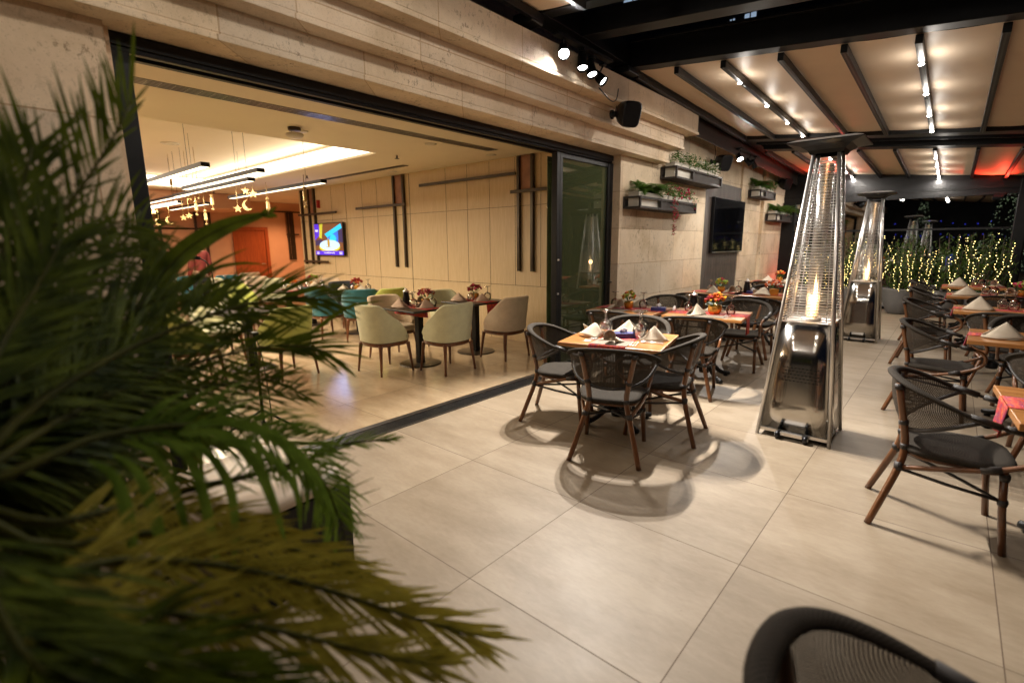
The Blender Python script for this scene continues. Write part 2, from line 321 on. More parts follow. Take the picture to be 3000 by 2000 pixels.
# ------------------------------------------------------------------ mesh helpers
class MB:
    def __init__(s): s.v = []; s.f = []; s.sm = []; s.mi = []; s.uv = {}; s.cur = 0
    def add(s, vs, fs, smooth=False, uvs=None):
        o = len(s.v); s.v += [tuple(p) for p in vs]
        for i, f in enumerate(fs):
            if uvs: s.uv[len(s.f)] = [uvs[k] for k in f]
            s.f.append([o + k for k in f]); s.sm.append(smooth); s.mi.append(s.cur)
        return s
    def box(s, x0, x1, y0, y1, z0, z1, M=None):
        vs = [(x0, y0, z0), (x1, y0, z0), (x1, y1, z0), (x0, y1, z0), (x0, y0, z1), (x1, y0, z1), (x1, y1, z1), (x0, y1, z1)]
        if M is not None: vs = [M @ Vector(p) for p in vs]
        return s.add(vs, [(0, 3, 2, 1), (4, 5, 6, 7), (0, 1, 5, 4), (1, 2, 6, 5), (2, 3, 7, 6), (3, 0, 4, 7)])
    def tube(s, pts, r, n=8, sub=0, cap=True, flat=1.0, upv=None):
        pts = [Vector(p) for p in pts]
        rs = r if isinstance(r, (list, tuple)) else [r] * len(pts)
        if sub: pts, rs = catmull(pts, rs, sub)
        rings = []; prev = None
        for i, p in enumerate(pts):
            a = pts[max(0, i - 1)]; c = pts[min(len(pts) - 1, i + 1)]
            T = (c - a).normalized()
            if upv is not None:
                X = T.cross(Vector(upv)).normalized()
            elif prev is None:
                h = Vector((0, 0, 1)) if abs(T.z) < 0.9 else Vector((1, 0, 0)); X = T.cross(h).normalized()
            else:
                X = (prev - T * prev.dot(T)).normalized()
            prev = X; Y = T.cross(X)
            rings.append([p + (X * math.cos(2 * PI * k / n) + Y * math.sin(2 * PI * k / n) * flat) * rs[i] for k in range(n)])
        vs = [q for rg in rings for q in rg]; fs = []; uvs = []; ln = 0.0
        for i in range(len(rings)):
            if i: ln += (pts[i] - pts[i - 1]).length
            for k in range(n): uvs.append((ln, abs(k - n / 2) * 2 * PI * rs[i] / n))
        for i in range(len(rings) - 1):
            for k in range(n):
                a = i * n + k; b2 = i * n + (k + 1) % n
                fs.append((a, b2, b2 + n, a + n))
        if cap:
            fs.append(tuple(range(n))[::-1]); fs.append(tuple((len(rings) - 1) * n + k for k in range(n)))
        return s.add(vs, fs, True, uvs)
    def lathe(s, prof, n=20, c=(0, 0, 0), M=None):
        vs = []; fs = []
        for r, z in prof:
            for k in range(n):
                a = 2 * PI * k / n; vs.append(Vector((c[0] + r * math.cos(a), c[1] + r * math.sin(a), c[2] + z)))
        if M is not None: vs = [M @ p for p in vs]
        for i in range(len(prof) - 1):
            for k in range(n):
                a = i * n + k; b2 = i * n + (k + 1) % n
                fs.append((a, b2, b2 + n, a + n))
        if prof[0][0] > 1e-4: fs.append(tuple(range(n))[::-1])
        if prof[-1][0] > 1e-4: fs.append(tuple((len(prof) - 1) * n + k for k in range(n)))
        return s.add(vs, fs, True)
    def grid(s, P, smooth=True, uvscale=None):
        nu = len(P); nv = len(P[0]); vs = [q for row in P for q in row]; uvs = None
        if uvscale:
            uvs = []
            for i in range(nu):
                for j in range(nv): uvs.append((i / (nu - 1) * uvscale[0], j / (nv - 1) * uvscale[1]))
        fs = [(i * nv + j, (i + 1) * nv + j, (i + 1) * nv + j + 1, i * nv + j + 1) for i in range(nu - 1) for j in range(nv - 1)]
        return s.add(vs, fs, smooth, uvs)
    def prism(s, poly, y0, y1, M=None, axis='y'):
        n = len(poly)
        if axis == 'y': vs = [Vector((a, y0, b2)) for a, b2 in poly] + [Vector((a, y1, b2)) for a, b2 in poly]
        else: vs = [Vector((a, b2, y0)) for a, b2 in poly] + [Vector((a, b2, y1)) for a, b2 in poly]
        if M is not None: vs = [M @ p for p in vs]
        fs = [tuple(range(n)), tuple(range(n, 2 * n))[::-1]] + [(i, i + n, (i + 1) % n + n, (i + 1) % n) for i in range(n)]
        return s.add(vs, fs)
    def ico(s, c, r, sq=1.0):
        t_ = 0.5257; q = 0.8507
        V = [(-t_, 0, q), (t_, 0, q), (-t_, 0, -q), (t_, 0, -q), (0, q, t_), (0, q, -t_), (0, -q, t_), (0, -q, -t_), (q, t_, 0), (-q, t_, 0), (q, -t_, 0), (-q, -t_, 0)]
        F = [(0, 1, 4), (0, 4, 9), (9, 4, 5), (4, 8, 5), (4, 1, 8), (8, 1, 10), (8, 10, 3), (5, 8, 3), (5, 3, 2), (2, 3, 7), (7, 3, 10), (7, 10, 6), (7, 6, 11), (11, 6, 0), (0, 6, 1), (6, 10, 1), (9, 11, 0), (9, 2, 11), (9, 5, 2), (7, 11, 2)]
        return s.add([(c[0] + r * a, c[1] + r * b2, c[2] + r * sq * d) for a, b2, d in V], F, True)
    def build(s, name, mats, parent=None, loc=None, bev=0.0, solid=0.0, sub=0):
        me = bpy.data.meshes.new(name); me.from_pydata(s.v, [], s.f); me.update()
        for p, sm, mi in zip(me.polygons, s.sm, s.mi): p.use_smooth = sm; p.material_index = mi
        if isinstance(mats, str): mats = [mats]
        for mm in mats: me.materials.append(MATS[mm])
        if s.uv:
            uvl = me.uv_layers.new(name='UVMap')
            for p in me.polygons:
                q = s.uv.get(p.index)
                if q:
                    for li, c in zip(p.loop_indices, q): uvl.data[li].uv = c
        o = bpy.data.objects.new(name, me); COL.objects.link(o)
        if parent is not None: o.parent = parent
        if loc is not None: o.location = loc
        if solid:
            md = o.modifiers.new('solid', 'SOLIDIFY'); md.thickness = solid; md.offset = 0
        if bev:
            md = o.modifiers.new('bevel', 'BEVEL'); md.width = bev; md.segments = 2; md.limit_method = 'ANGLE'
        if sub:
            md = o.modifiers.new('sub', 'SUBSURF'); md.levels = sub; md.render_levels = sub
        return o

def catmull(pts, rs, sub):
    out = []; ro = []
    n = len(pts)
    for i in range(n - 1):
        p0 = pts[max(0, i - 1)]; p1 = pts[i]; p2 = pts[i + 1]; p3 = pts[min(n - 1, i + 2)]
        for k in range(sub):
            t_ = k / sub
            out.append(0.5 * ((2 * p1) + (p2 - p0) * t_ + (2 * p0 - 5 * p1 + 4 * p2 - p3) * t_ ** 2 + (3 * p1 - p0 - 3 * p2 + p3) * t_ ** 3))
            ro.append(rs[i] + (rs[i + 1] - rs[i]) * t_)
    out.append(pts[-1]); ro.append(rs[-1])
    return out, ro

def tag(o, label, cat, group=None, kind=None):
    o['label'] = label; o['category'] = cat
    if group: o['group'] = group
    elif 'group' in o: del o['group']
    if kind: o['kind'] = kind
    return o
def thing(name, label, cat, loc=(0, 0, 0), rz=0.0, group=None):
    o = bpy.data.objects.new(name, None); COL.objects.link(o)
    o.empty_display_size = 0.1; o.location = loc; o.rotation_euler = (0, 0, rz)
    return tag(o, label, cat, group)
KIDS = {}
def kids(o):
    if not KIDS or KIDS.get('_n') != len(bpy.data.objects):
        KIDS.clear()
        for x in bpy.data.objects:
            if x.parent: KIDS.setdefault(x.parent.name, []).append(x)
        KIDS['_n'] = len(bpy.data.objects)
    return list(KIDS.get(o.name, []))
def dup(o, loc=None, rz=None, label=None, group=None, parent=None, tree=None):
    if tree is None: tree = (lambda q: [(c, tree_of(c)) for c in kids(q)])(o)
    c = o.copy(); COL.objects.link(c)
    if parent is not None: c.parent = parent
    if loc is not None: c.location = loc
    if rz is not None: c.rotation_euler = (0, 0, rz)
    if label: c['label'] = label
    if group: c['group'] = group
    for ch, tr in tree: dup(ch, parent=c, tree=tr)
    return c
def tree_of(o): return [(c, tree_of(c)) for c in kids(o)]
def struct(mb, name, mats, **k):
    o = mb.build(name, mats, **k); o['kind'] = 'structure'; return o
def light(kind, name, parent, loc, power, color, **k):
    d = bpy.data.lights.new(name, kind); d.energy = power; d.color = color
    for a, v in k.items():
        if a != 'aim': setattr(d, a, v)
    o = bpy.data.objects.new(name, d); COL.objects.link(o)
    if parent is not None: o.parent = parent
    o.location = loc
    if 'aim' in k:
        o.rotation_euler = (Vector(k['aim'])).to_track_quat('-Z', 'Y').to_euler()
    return o
# ------------------------------------------------------------------ the setting
def zr(x, y): return 3.305 - 0.1 * x - 0.029 * (y - 4)
struct(MB().box(-60, 60, -60, 80, -0.30, -0.16), 'ground', 'building_dark')
struct(MB().box(-1.86, 6.5, -7, 14.5, -0.15, 0.0), 'terrace_floor', 'terrace_tile')
struct(MB().box(-16.5, -2.12, -7, 9, -0.15, 0.0), 'indoor_floor', 'indoor_tile')
mb = MB(); mb.box(-2.12, -1.86, -7, -0.75, -0.15, -0.003); mb.box(-2.12, -1.86, 4.62, 14.5, -0.15, -0.003)
struct(mb, 'threshold', 'terrace_tile')
# stone facade
mb = MB()
mb.box(-2.32, -1.86, 4.62, 7.64, 0, 3.75); mb.box(-2.32, -1.90, 7.64, 9.62, 0, 3.75); mb.box(-2.32, -1.86, 9.62, 10.92, 0, 3.75)
mb.box(-2.32, -1.93, 10.92, 11.26, 0, 3.75); mb.box(-2.32, -1.86, 11.26, 13.2, 0, 3.75)
struct(mb, 'wall_stone_right', 'stone_wall')
mb = MB(); mb.box(-2.32, -1.86, -7, -0.70, 0, 2.9); mb.box(-2.32, -1.93, -0.70, -0.665, 0, 2.675)
struct(mb, 'wall_stone_pier', 'stone_pier')
mb = MB(); mb.box(-2.32, -1.86, -0.70, 4.62, 2.677, 3.75)
struct(mb, 'wall_stone_lintel', 'stone_band1')
def band(name, mat, x, z0, z1, y1, back):
    pf = [(back, z0), (x + 0.016, z0), (x + 0.018, z0 + 0.006), (x + 0.018, z0 + 0.030), (x + 0.006, z0 + 0.036), (x - 0.003, z0 + 0.037), (x - 0.003, z0 + 0.046), (x, z0 + 0.048), (x, z1), (back, z1)]
    mb = MB(); mb.prism(pf, -7, y1); return struct(mb, name, mat)
band('cornice_lower', 'stone_band1', -1.71, 2.675, 2.862, 5.72, -1.857)
band('cornice_middle', 'stone_band2', -1.575, 2.864, 3.062, 5.90, -1.859)
band('cornice_upper', 'stone_band3', -1.43, 3.064, 3.345, 6.03, -1.861)

mb = MB(); mb.box(-1.86, 6.5, -7.25, -7.0, 0, 3.9)  # unseen wall behind the camera, added so steel and glass have something to reflect
struct(mb, 'unseen_end_wall', 'building_dark')
# opening frame
fr = thing('opening_frame', 'black metal frame around the wide opening into the dining room', 'door frame', (-2.0, -0.66, 0))
mb = MB(); mb.box(-0.06, 0.03, 0.0, 5.28, 2.61, 2.674); mb.box(-0.03, 0.012, 0.0, 5.28, 2.585, 2.61); mb.box(-0.11, -0.066, 0.0, 5.28, 2.575, 2.674); mb.build('header', 'black_metal', fr, bev=0.003)
MB().box(-0.06, 0.03, 0.0, 0.085, 0.0, 2.584).build('jamb', 'black_metal', fr, bev=0.004)
gd = thing('folding_glass_door', 'black framed glass door panels folded together beside the stone wall', 'door', (-2.0, 3.37, 0))
mb = MB(); mb.box(-0.05, 0.03, 0.0, 0.055, 0.012, 2.574); mb.box(-0.05, 0.028, 0.060, 0.115, 0.012, 2.574); mb.box(-0.045, 0.02, 0.115, 1.13, 0.012, 0.075); mb.box(-0.045, 0.02, 0.115, 1.13, 2.52, 2.574)
mb.box(-0.05, 0.03, 1.13, 1.19, 0.012, 2.574); mb.box(-0.05, 0.034, 1.195, 1.245, 0.012, 2.574)
mb.build('door_frame', 'black_metal', gd, bev=0.004)
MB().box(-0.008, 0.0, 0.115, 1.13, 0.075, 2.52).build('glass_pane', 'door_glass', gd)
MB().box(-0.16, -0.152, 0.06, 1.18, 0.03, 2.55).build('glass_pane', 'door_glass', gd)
mb = MB(); mb.box(-0.165, -0.147, 0.38, 0.395, 0.03, 2.55); mb.build('seal', 'black_metal', gd)
mb = MB(); mb.tube([(0.034, 1.21, 1.03), (0.075, 1.21, 1.03), (0.082, 1.12, 1.03)], 0.009, 8); mb.tube([(0.033, 1.21, 1.03), (0.042, 1.21, 1.03)], 0.022, 12)
mb.build('door_handle', 'dark_grille', gd)
for z in (1.35, 0.95):
    MB().lathe([(0.012, 0), (0.012, 0.02)], 10, (0.034, 0.03, z)).build('latch', 'bright_steel', gd)
# floor track with drain grille
tr = thing('floor_track', 'long dark metal sliding door track and drain grille set in the floor', 'door track', (-1.99, -0.7, 0))
MB().box(-0.132, 0.132, 0, 5.32, -0.06, -0.022).build('channel', 'black_gloss', tr)
mb = MB(); mb.box(-0.130, -0.062, 0, 5.32, -0.02, 0.004); mb.box(0.102, 0.130, 0, 5.32, -0.02, 0.004); mb.build('track_rail', 'rail_dark', tr)
mb = MB()
for i in range(7): mb.box(-0.052 + i * 0.0225, -0.0492 + i * 0.0225, 0, 5.32, -0.005, 0.001)
for i in range(54): mb.box(-0.06, 0.098, 0.01 + i * 0.1, 0.0125 + i * 0.1, -0.007, -0.004)
mb.build('grille', 'steel_bar', tr)

# indoor shell
mb = MB(); mb.box(-10.72, -2.32, 4.65, 4.80, 0, 3.2); mb.box(-10.72, -10.6, 4.80, 8.9, 0, 3.2)
struct(mb, 'wall_panelled', 'veneer')
mb = MB(); mb.box(-14.7, -14.5, -7, 9, 0, 3.2); mb.box(-14.5, -2.3, -7.2, -7, 0, 3.2); mb.box(-14.5, -10.72, 8.9, 9.1, 0, 3.2); mb.box(-14.495, -12.6, -7, 4.25, 2.5, 2.865)
struct(mb, 'wall_orange', 'plaster_orange')
mb = MB(); mb.box(-5.0, -2.32, -7, 4.65, 2.87, 3.3); mb.box(-14.5, -5.0, 3.05, 4.65, 2.87, 3.3); mb.box(-14.5, -12.0, -7, 3.05, 2.87, 3.3); mb.box(-14.5, -10.72, 4.65, 9, 2.87, 3.3)
mb.box(-12.0, -5.0, -7, 3.05, 3.14, 3.3)
struct(mb, 'ceiling', 'ceiling_white')
for nm, bx in (('cove_light', (-12.0, -5.002, 3.035, 3.049, 2.905, 3.10)), ('cove_light', (-11.999, -11.985, -5.5, 3.034, 2.905, 3.10))):
    pass
cv = thing('cove_light', 'white light cove glowing along the wall side of the ceiling recess', 'cove light', (-8.5, 3.04, 2.9), 0, 'glowing ceiling coves')
MB().box(-3.49, 3.49, -0.01, 0.008, 0.005, 0.20).build('diffuser', 'cove_white', cv)
light('AREA', 'cove_lamp', cv, (0, -0.12, 0.06), 38, (1, 0.86, 0.62), shape='RECTANGLE', size=6.8, size_y=0.1, aim=(0, -1, 0.5))
cv = thing('cove_light', 'white light cove glowing along the far end of the ceiling recess', 'cove light', (-11.99, -1.2, 2.9), R(90), 'glowing ceiling coves')
MB().box(-4.2, 4.2, -0.01, 0.008, 0.005, 0.20).build('diffuser', 'cove_white', cv)
light('AREA', 'cove_lamp', cv, (0, -0.12, 0.06), 30, (1, 0.86, 0.62), shape='RECTANGLE', size=8, size_y=0.1, aim=(1, 0, 0.5))

# joints of the veneer wall
wj = thing('wall_joints', 'thin dark shadow joints between the wooden panels of the dining room wall', 'panel joint', (-6.6, 4.65, 0))
mb = MB()
for z in (2.13, 0.90): mb.box(-4.1, 4.2, -0.0035, 0.01, z - 0.003, z + 0.003)
for x in (-9.2, -8.6, -7.96, -7.42, -6.35, -5.32, -4.78, -4.26, -3.71, -3.2):
    w_ = 0.006 if x == -6.35 else 0.0025
    mb.box(x + 6.6 - w_, x + 6.6 + w_, -0.003, 0.01, 0.0 if x in (-6.35, -4.26, -7.42) else 0.9, 2.86)
mb.build('joint', 'bronze_bar', wj)
wj['kind'] = 'structure'

# wall bar ornaments
def bars(label, x0, y, verts, horis, panel, rz=0.0, orient='x'):
    t_ = thing('wall_ornament', label, 'wall ornament', (x0, y, 0), rz, 'crossed bar wall ornaments')
    if panel:
        MB().box(panel[0] - x0, panel[1] - x0, -0.02, -0.002, panel[2], panel[3]).build('panel', 'copper_panel', t_)
    for a, z0, z1 in verts: MB().box(a - x0 - 0.026, a - x0 + 0.026, -0.055, -0.002, z0, z1).build('bar', 'bronze_bar', t_, bev=0.004)
    for a, b2, z in horis: MB().box(a - x0, b2 - x0, -0.085, -0.056, z - 0.024, z + 0.024).build('bar', 'bronze_bar', t_, bev=0.004)
    return t_
bars('crossed bronze bars with a copper panel on the wall nearest the glass door', -3.47, 4.65, [(-3.61, 1.13, 2.86), (-3.34, 1.13, 2.86)], [(-5.96, -3.64, 2.61), (-3.74, -2.4, 2.34)], (-3.58, -3.37, 2.36, 2.86))
bars('crossed bronze bars with a copper panel at the middle of the wooden wall', -6.65, 4.65, [(-6.8, 1.12, 2.86), (-6.5, 1.12, 2.86)], [(-8.1, -6.40, 2.31)], (-6.77, -6.53, 2.33, 2.86))
bars('three upright bronze bars crossed by two short ones beside the lit television', -10.15, 4.65, [(-10.53, 1.11, 2.86), (-10.19, 1.11, 2.86), (-9.93, 1.11, 2.86)], [(-10.66, -8.9, 2.28), (-10.56, -9.41, 1.18)], (-10.16, -9.96, 2.30, 2.86))
def bars_back(label, y0, verts, horis, panel):
    t_ = thing('wall_ornament', label, 'wall ornament', (-14.5, y0, 0), 0, 'crossed bar wall ornaments')
    if panel: MB().box(0.002, 0.02, panel[0] - y0, panel[1] - y0, panel[2], panel[3]).build('panel', 'copper_panel', t_)
    for a, z0, z1 in verts: MB().box(0.002, 0.055, a - y0 - 0.03, a - y0 + 0.03, z0, z1).build('bar', 'bronze_bar', t_)
    for a, b2, z in horis: MB().box(0.056, 0.085, a - y0, b2 - y0, z - 0.022, z + 0.022).build('bar', 'bronze_bar', t_)
bars_back('dark bars and a red panel on the far orange wall behind the pendants', 3.6, [(3.48, 1.1, 2.5), (3.72, 1.1, 2.5), (3.84, 1.9, 2.5)], [(2.5, 3.95, 2.04)], (3.5, 3.7, 2.06, 2.5))
bars_back('dark upright bars on the far orange wall beside the black door jamb', 2.3, [(2.14, 1.9, 2.5), (2.31, 1.9, 2.5), (2.62, 1.6, 2.5)], [(2.05, 2.85, 2.2), (2.1, 3.3, 2.04)], None)
bars_back('narrow dark bars on the orange wall right of the orange door', 6.2, [(6.08, 1.12, 2.62), (6.17, 1.12, 2.62), (6.24, 1.12, 2.62)], [(5.45, 6.5, 2.6), (6.0, 6.4, 1.91)], (6.02, 6.22, 1.95, 2.6))
dr = thing('orange_door', 'tall glossy orange wooden door in the far dining room wall', 'door', (-14.5, 4.93, 0))
MB().box(0.002, 0.03, -0.42, 0.40, 0, 2.02).build('door_leaf', 'door_orange', dr, bev=0.003)
mb = MB(); mb.box(0.002, 0.06, -0.52, -0.425, 0, 2.12); mb.box(0.002, 0.06, 0.405, 0.50, 0, 2.12); mb.box(0.002, 0.06, -0.42, 0.40, 2.025, 2.12); mb.build('door_frame', 'door_orange', dr)
mb = MB(); mb.tube([(0.03, 0.33, 1.02), (0.08, 0.33, 1.02), (0.08, 0.22, 1.02)], 0.01); mb.build('door_handle', 'bright_steel', dr)
w = tag(MB().box(-0.03, 0.01, -0.06, 0.06, -0.09, 0.09).build('call_point', 'bloom_red', None, (-9.72, 4.635, 2.50), bev=0.01), 'small red alarm box high on the wooden wall above the lit television', 'alarm box')

# indoor television
def tv(name, label, loc, w_, h_, rz):
    t_ = thing(name, label, 'television', loc, rz)
    MB().box(-w_ / 2, w_ / 2, -0.045, 0.0, -h_ / 2, h_ / 2).build('case', 'black_gloss', t_, bev=0.006)
    return t_
t_ = tv('television', 'lit television with a blue and purple picture on the wooden wall', (-9.27, 4.60, 1.69), 1.26, 0.74, 0)
sc = MB().box(-0.61, 0.61, -0.049, -0.0455, -0.35, 0.35).build('screen', 'scr_brown', t_)
def patch(poly, mat, d, par=sc):
    m_ = MB(); m_.prism(poly, -0.0495 - 0.0008 * d, -0.049, None); o = m_.build('picture_area', mat, par); return o
def ell(cx, cy, rx_, ry_, n=28, a0=0, a1=2 * PI): return [(cx + rx_ * math.cos(a0 + (a1 - a0) * k / n), cy + ry_ * math.sin(a0 + (a1 - a0) * k / n)) for k in range(n)]
patch([(-0.61, 0.35), (-0.42, 0.35), (-0.36, 0.12), (-0.61, -0.02)], 'scr_purple', 1)
patch([(-0.36, 0.35), (-0.22, 0.35), (-0.30, 0.02), (-0.42, 0.05)], 'scr_yellow', 2)
patch([(-0.16, 0.12), (0.56, 0.34), (0.60, 0.24), (-0.05, 0.04)], 'scr_cyan', 2)
patch([(-0.05, 0.06), (0.44, 0.18), (0.42, -0.06), (-0.05, -0.08)], 'scr_blue', 1)
patch(ell(0.20, 0.0, 0.14, 0.11), 'scr_cyan', 3)
patch([(0.42, 0.20), (0.61, 0.24), (0.61, -0.08), (0.44, -0.06)], 'scr_dark', 1)
patch([(-0.61, -0.02), (-0.32, 0.0), (-0.20, -0.1), (-0.61, -0.14)], 'scr_dark', 2)
patch(ell(0.02, -0.175, 0.46, 0.115), 'scr_yellow', 4)
patch(ell(0.03, -0.13, 0.44, 0.115), 'scr_pale', 5)
patch([(-0.61, -0.26), (0.61, -0.26), (0.61, -0.35), (-0.61, -0.35)], 'scr_purple', 6)
patch(ell(0.0, -0.08, 0.055, 0.10, 14), 'scr_gold', 7)
patch([(-0.13, -0.16), (0.10, -0.16), (0.10, -0.175), (-0.13, -0.175)], 'scr_gold', 7)
for x0_, x1_ in ((-0.56, -0.44), (0.44, 0.57)):
    for zz in (-0.285, -0.305, -0.322): patch([(x0_, zz), (x1_, zz), (x1_, zz - 0.008), (x0_, zz - 0.008)], 'scr_white', 7)
m_ = MB(); m_.tube([(-0.24 + 0.018 * k, -0.056, -0.305 + 0.012 * math.sin(k * 1.7) + (0.012 if k % 6 == 0 else 0)) for k in range(28)], 0.0045, 5, 2)
m_.build('script_lettering', 'scr_white', sc)
m_ = MB(); m_.tube([(-0.57 + 0.012 * k, -0.053, 0.20 + 0.03 * math.sin(k * 1.9)) for k in range(12)], 0.004, 5, 2); m_.build('script_lettering', 'scr_white', sc)
light('AREA', 'screen_light', t_, (0, -0.08, 0), 6, (0.35, 0.42, 1.0), shape='RECTANGLE', size=1.2, size_y=0.7, aim=(0, -1, 0))

# ceiling fittings
def slot(label, x, y0, y1, w_, rz=0):
    t_ = thing('slot_vent', label, 'air vent', (x, y0, 2.87), rz, 'slot air vents in the ceiling')
    MB().box(-w_ / 2, w_ / 2, 0, y1 - y0, -0.004, 0.01).build('recess', 'black_gloss', t_)
    mb = MB()
    for i in range(5):
        c_ = -w_ / 2 + w_ * i / 4; mb.box(c_ - 0.004, c_ + 0.004, 0, y1 - y0, -0.007, -0.0045)
    k = 0
    while k * 0.10 < (y1 - y0): mb.box(-w_ / 2, w_ / 2, k * 0.10, k * 0.10 + 0.004, -0.0065, -0.0047); k += 1
    mb.build('vent_grille', 'steel_bar', t_)
slot('long dark slot vent in the ceiling just inside the opening', -3.60, -0.3, 4.05, 0.17)
t_ = thing('slot_vent', 'dark slot vent in the ceiling above the wooden wall and television', 'air vent', (-8.45, 4.02, 2.87), 0, 'slot air vents in the ceiling')
MB().box(0, 2.85, -0.06, 0.06, -0.004, 0.01).build('recess', 'black_gloss', t_)
mb = MB()
for i in range(30): mb.box(i * 0.097, i * 0.097 + 0.012, -0.06, 0.06, -0.012, -0.0045)
mb.build('vent_grille', 'steel_bar', t_)
t_ = thing('smoke_detector', 'round white smoke detector hanging from the dark ceiling box', 'smoke detector', (-4.30, 1.48, 2.87))
MB().lathe([(0.0, 0.0), (0.07, 0.0), (0.07, -0.03), (0.0, -0.03)][::-1], 20).build('mount', 'bronze_bar', t_)
MB().lathe([(0.0, -0.115), (0.07, -0.11), (0.095, -0.085), (0.09, -0.065), (0.0, -0.06)], 24).build('cover', 'white_plastic', t_)
MB().tube([(-0.06, 0, -0.02), (-0.085, 0, -0.05), (-0.06, 0, -0.075)], 0.005, 6, 3).build('wire', 'cable_black', t_)
for (x, y, z, rr), lb in (((-5.75, 1.2, 3.14, 0.14), 'large round ceiling vent in the recess nearest the black header'), ((-7.9, 1.25, 3.14, 0.13), 'round ceiling vent in the recess above the first pendant'), ((-9.6, 1.1, 3.14, 0.12), 'farthest round ceiling vent near the black door jamb')):
    t_ = thing('round_vent', lb, 'air vent', (x, y, z), 0, 'round ceiling vents')
    MB().lathe([(rr, 0), (rr, -0.008), (rr * 0.9, -0.014), (rr * 0.86, -0.006), (rr * 0.6, -0.006), (rr * 0.56, -0.016), (rr * 0.4, -0.016), (rr * 0.36, -0.006), (0.0, -0.006)][::-1], 28).build('ring', 'white_plastic', t_)
for (x, y), lb in (((-4.42, 1.62), 'flat round plate in the ceiling beside the smoke detector'), ((-3.90, 3.15), 'flat round plate in the ceiling near the long slot vent'), ((-3.88, 4.3), 'small flat plate in the ceiling above the nearest wall ornament'), ((-6.35, 4.3), 'small flat plate in the ceiling above the middle wall ornament')):
    o = MB().lathe([(0.0, -0.008), (0.075, -0.008), (0.08, 0.0)], 24).build('ceiling_plate', 'white_plastic', None, (x, y, 2.869)); tag(o, lb, 'ceiling plate', 'flat ceiling plates')
for (x, y), lb in (((-4.94, 3.36), 'small sprinkler head in the ceiling at the corner of the recess'), ((-8.0, 3.5), 'small sprinkler head in the ceiling above the last pendant'), ((-12.3, 3.3), 'small sprinkler head near the orange wall')):
    t_ = thing('sprinkler', lb, 'sprinkler', (x, y, 2.87), 0, 'ceiling sprinklers')
    MB().lathe([(0.0, -0.05), (0.035, -0.05), (0.035, -0.045), (0.012, -0.04), (0.012, 0.0)], 12).build('head', 'dark_grille', t_)

# pendants
def pendant(label, x0, x1, y, z=2.40, glow=True, pw=41):
    t_ = thing('linear_pendant', label, 'pendant light', ((x0 + x1) / 2 - 0.17, y, z), 0, 'linear pendant lights')
    h = (x1 - x0) / 2
    mb = MB(); mb.box(-h, h, -0.045, 0.045, 0.012, 0.035); mb.box(-h, h, -0.045, -0.040, -0.012, 0.012); mb.box(-h, h, 0.040, 0.045, -0.012, 0.012); mb.box(h - 0.012, h, -0.040, 0.040, -0.012, 0.012); mb.box(-h, -h + 0.012, -0.040, 0.040, -0.012, 0.012)
    mb.build('housing', 'dark_grille', t_)
    MB().box(-h + 0.013, h - 0.013, -0.039, 0.039, -0.0125, 0.0115).build('diffuser', 'pendant_glow', t_)
    for s_ in (-0.7, 0.7): MB().tube([(h * s_, 0, 0.035), (h * s_, 0, (3.14 if y < 3.04 and x0 > -12 else 2.87) - z)], 0.0025, 5).build('wire', 'dark_grille', t_)
    light('AREA', 'pendant_lamp', t_, (0, 0, -0.03), pw, (1, 0.84, 0.62), shape='RECTANGLE', size=2 * h, size_y=0.08, aim=(0, 0, -1))
    return t_
pendant('long glowing linear pendant nearest the opening, brightest of the set', -8.1, -4.45, 0.62)
pendant('thin linear pendant hanging just below the bright cove', -7.15, -4.45, 1.20)
pendant('linear pendant with greenish underside behind the thin one', -8.5, -5.35, 1.45)
pendant('long linear pendant hanging closest to the wooden wall', -8.2, -4.90, 2.22, pw=50)
pendant('far linear pendant in front of the orange wall', -12.2, -9.75, 2.35)
pendant('upper of two far pendants near the black jamb', -11.4, -8.0, 1.48)
pendant('lower of two far pendants near the black jamb', -11.5, -8.9, 1.62, 2.33)
pendant('pendant end peeking out beside the black door jamb', -7.6, -4.72, 0.02)
pendant('pendant over the front tables, hidden by the palm leaves', -7.0, -4.0, -1.2, pw=41)
for k_, (x, y) in enumerate([(-13.4, 1.0), (-13.4, 5.6), (-13.0, -2.0), (-12.2, 7.0)]):  # ceiling lamps added to brighten the orange end of the room
    zc = 2.5 if y < 4.2 and x < -12.6 else 2.87
    t_ = thing('fill_downlight', ('added fill lamp in the low ceiling before the orange wall', 'added fill lamp in front of the orange door', 'added fill lamp at the far left end of the dining room', 'added fill lamp in the far orange corner')[k_], 'fill_downlight', (x, y, zc - 0.001), 0, 'added ceiling fill lamps')
    MB().lathe([(0.0, -0.003), (0.045, -0.003), (0.06, -0.008), (0.062, 0.0)], 20).build('trim', 'white_plastic', t_)
    light('SPOT', 'fill_lamp', t_, (0, 0, -0.03), 190, (1, 0.52, 0.25), spot_size=R(130), spot_blend=0.8, shadow_soft_size=0.05, aim=(0, 0, -1))

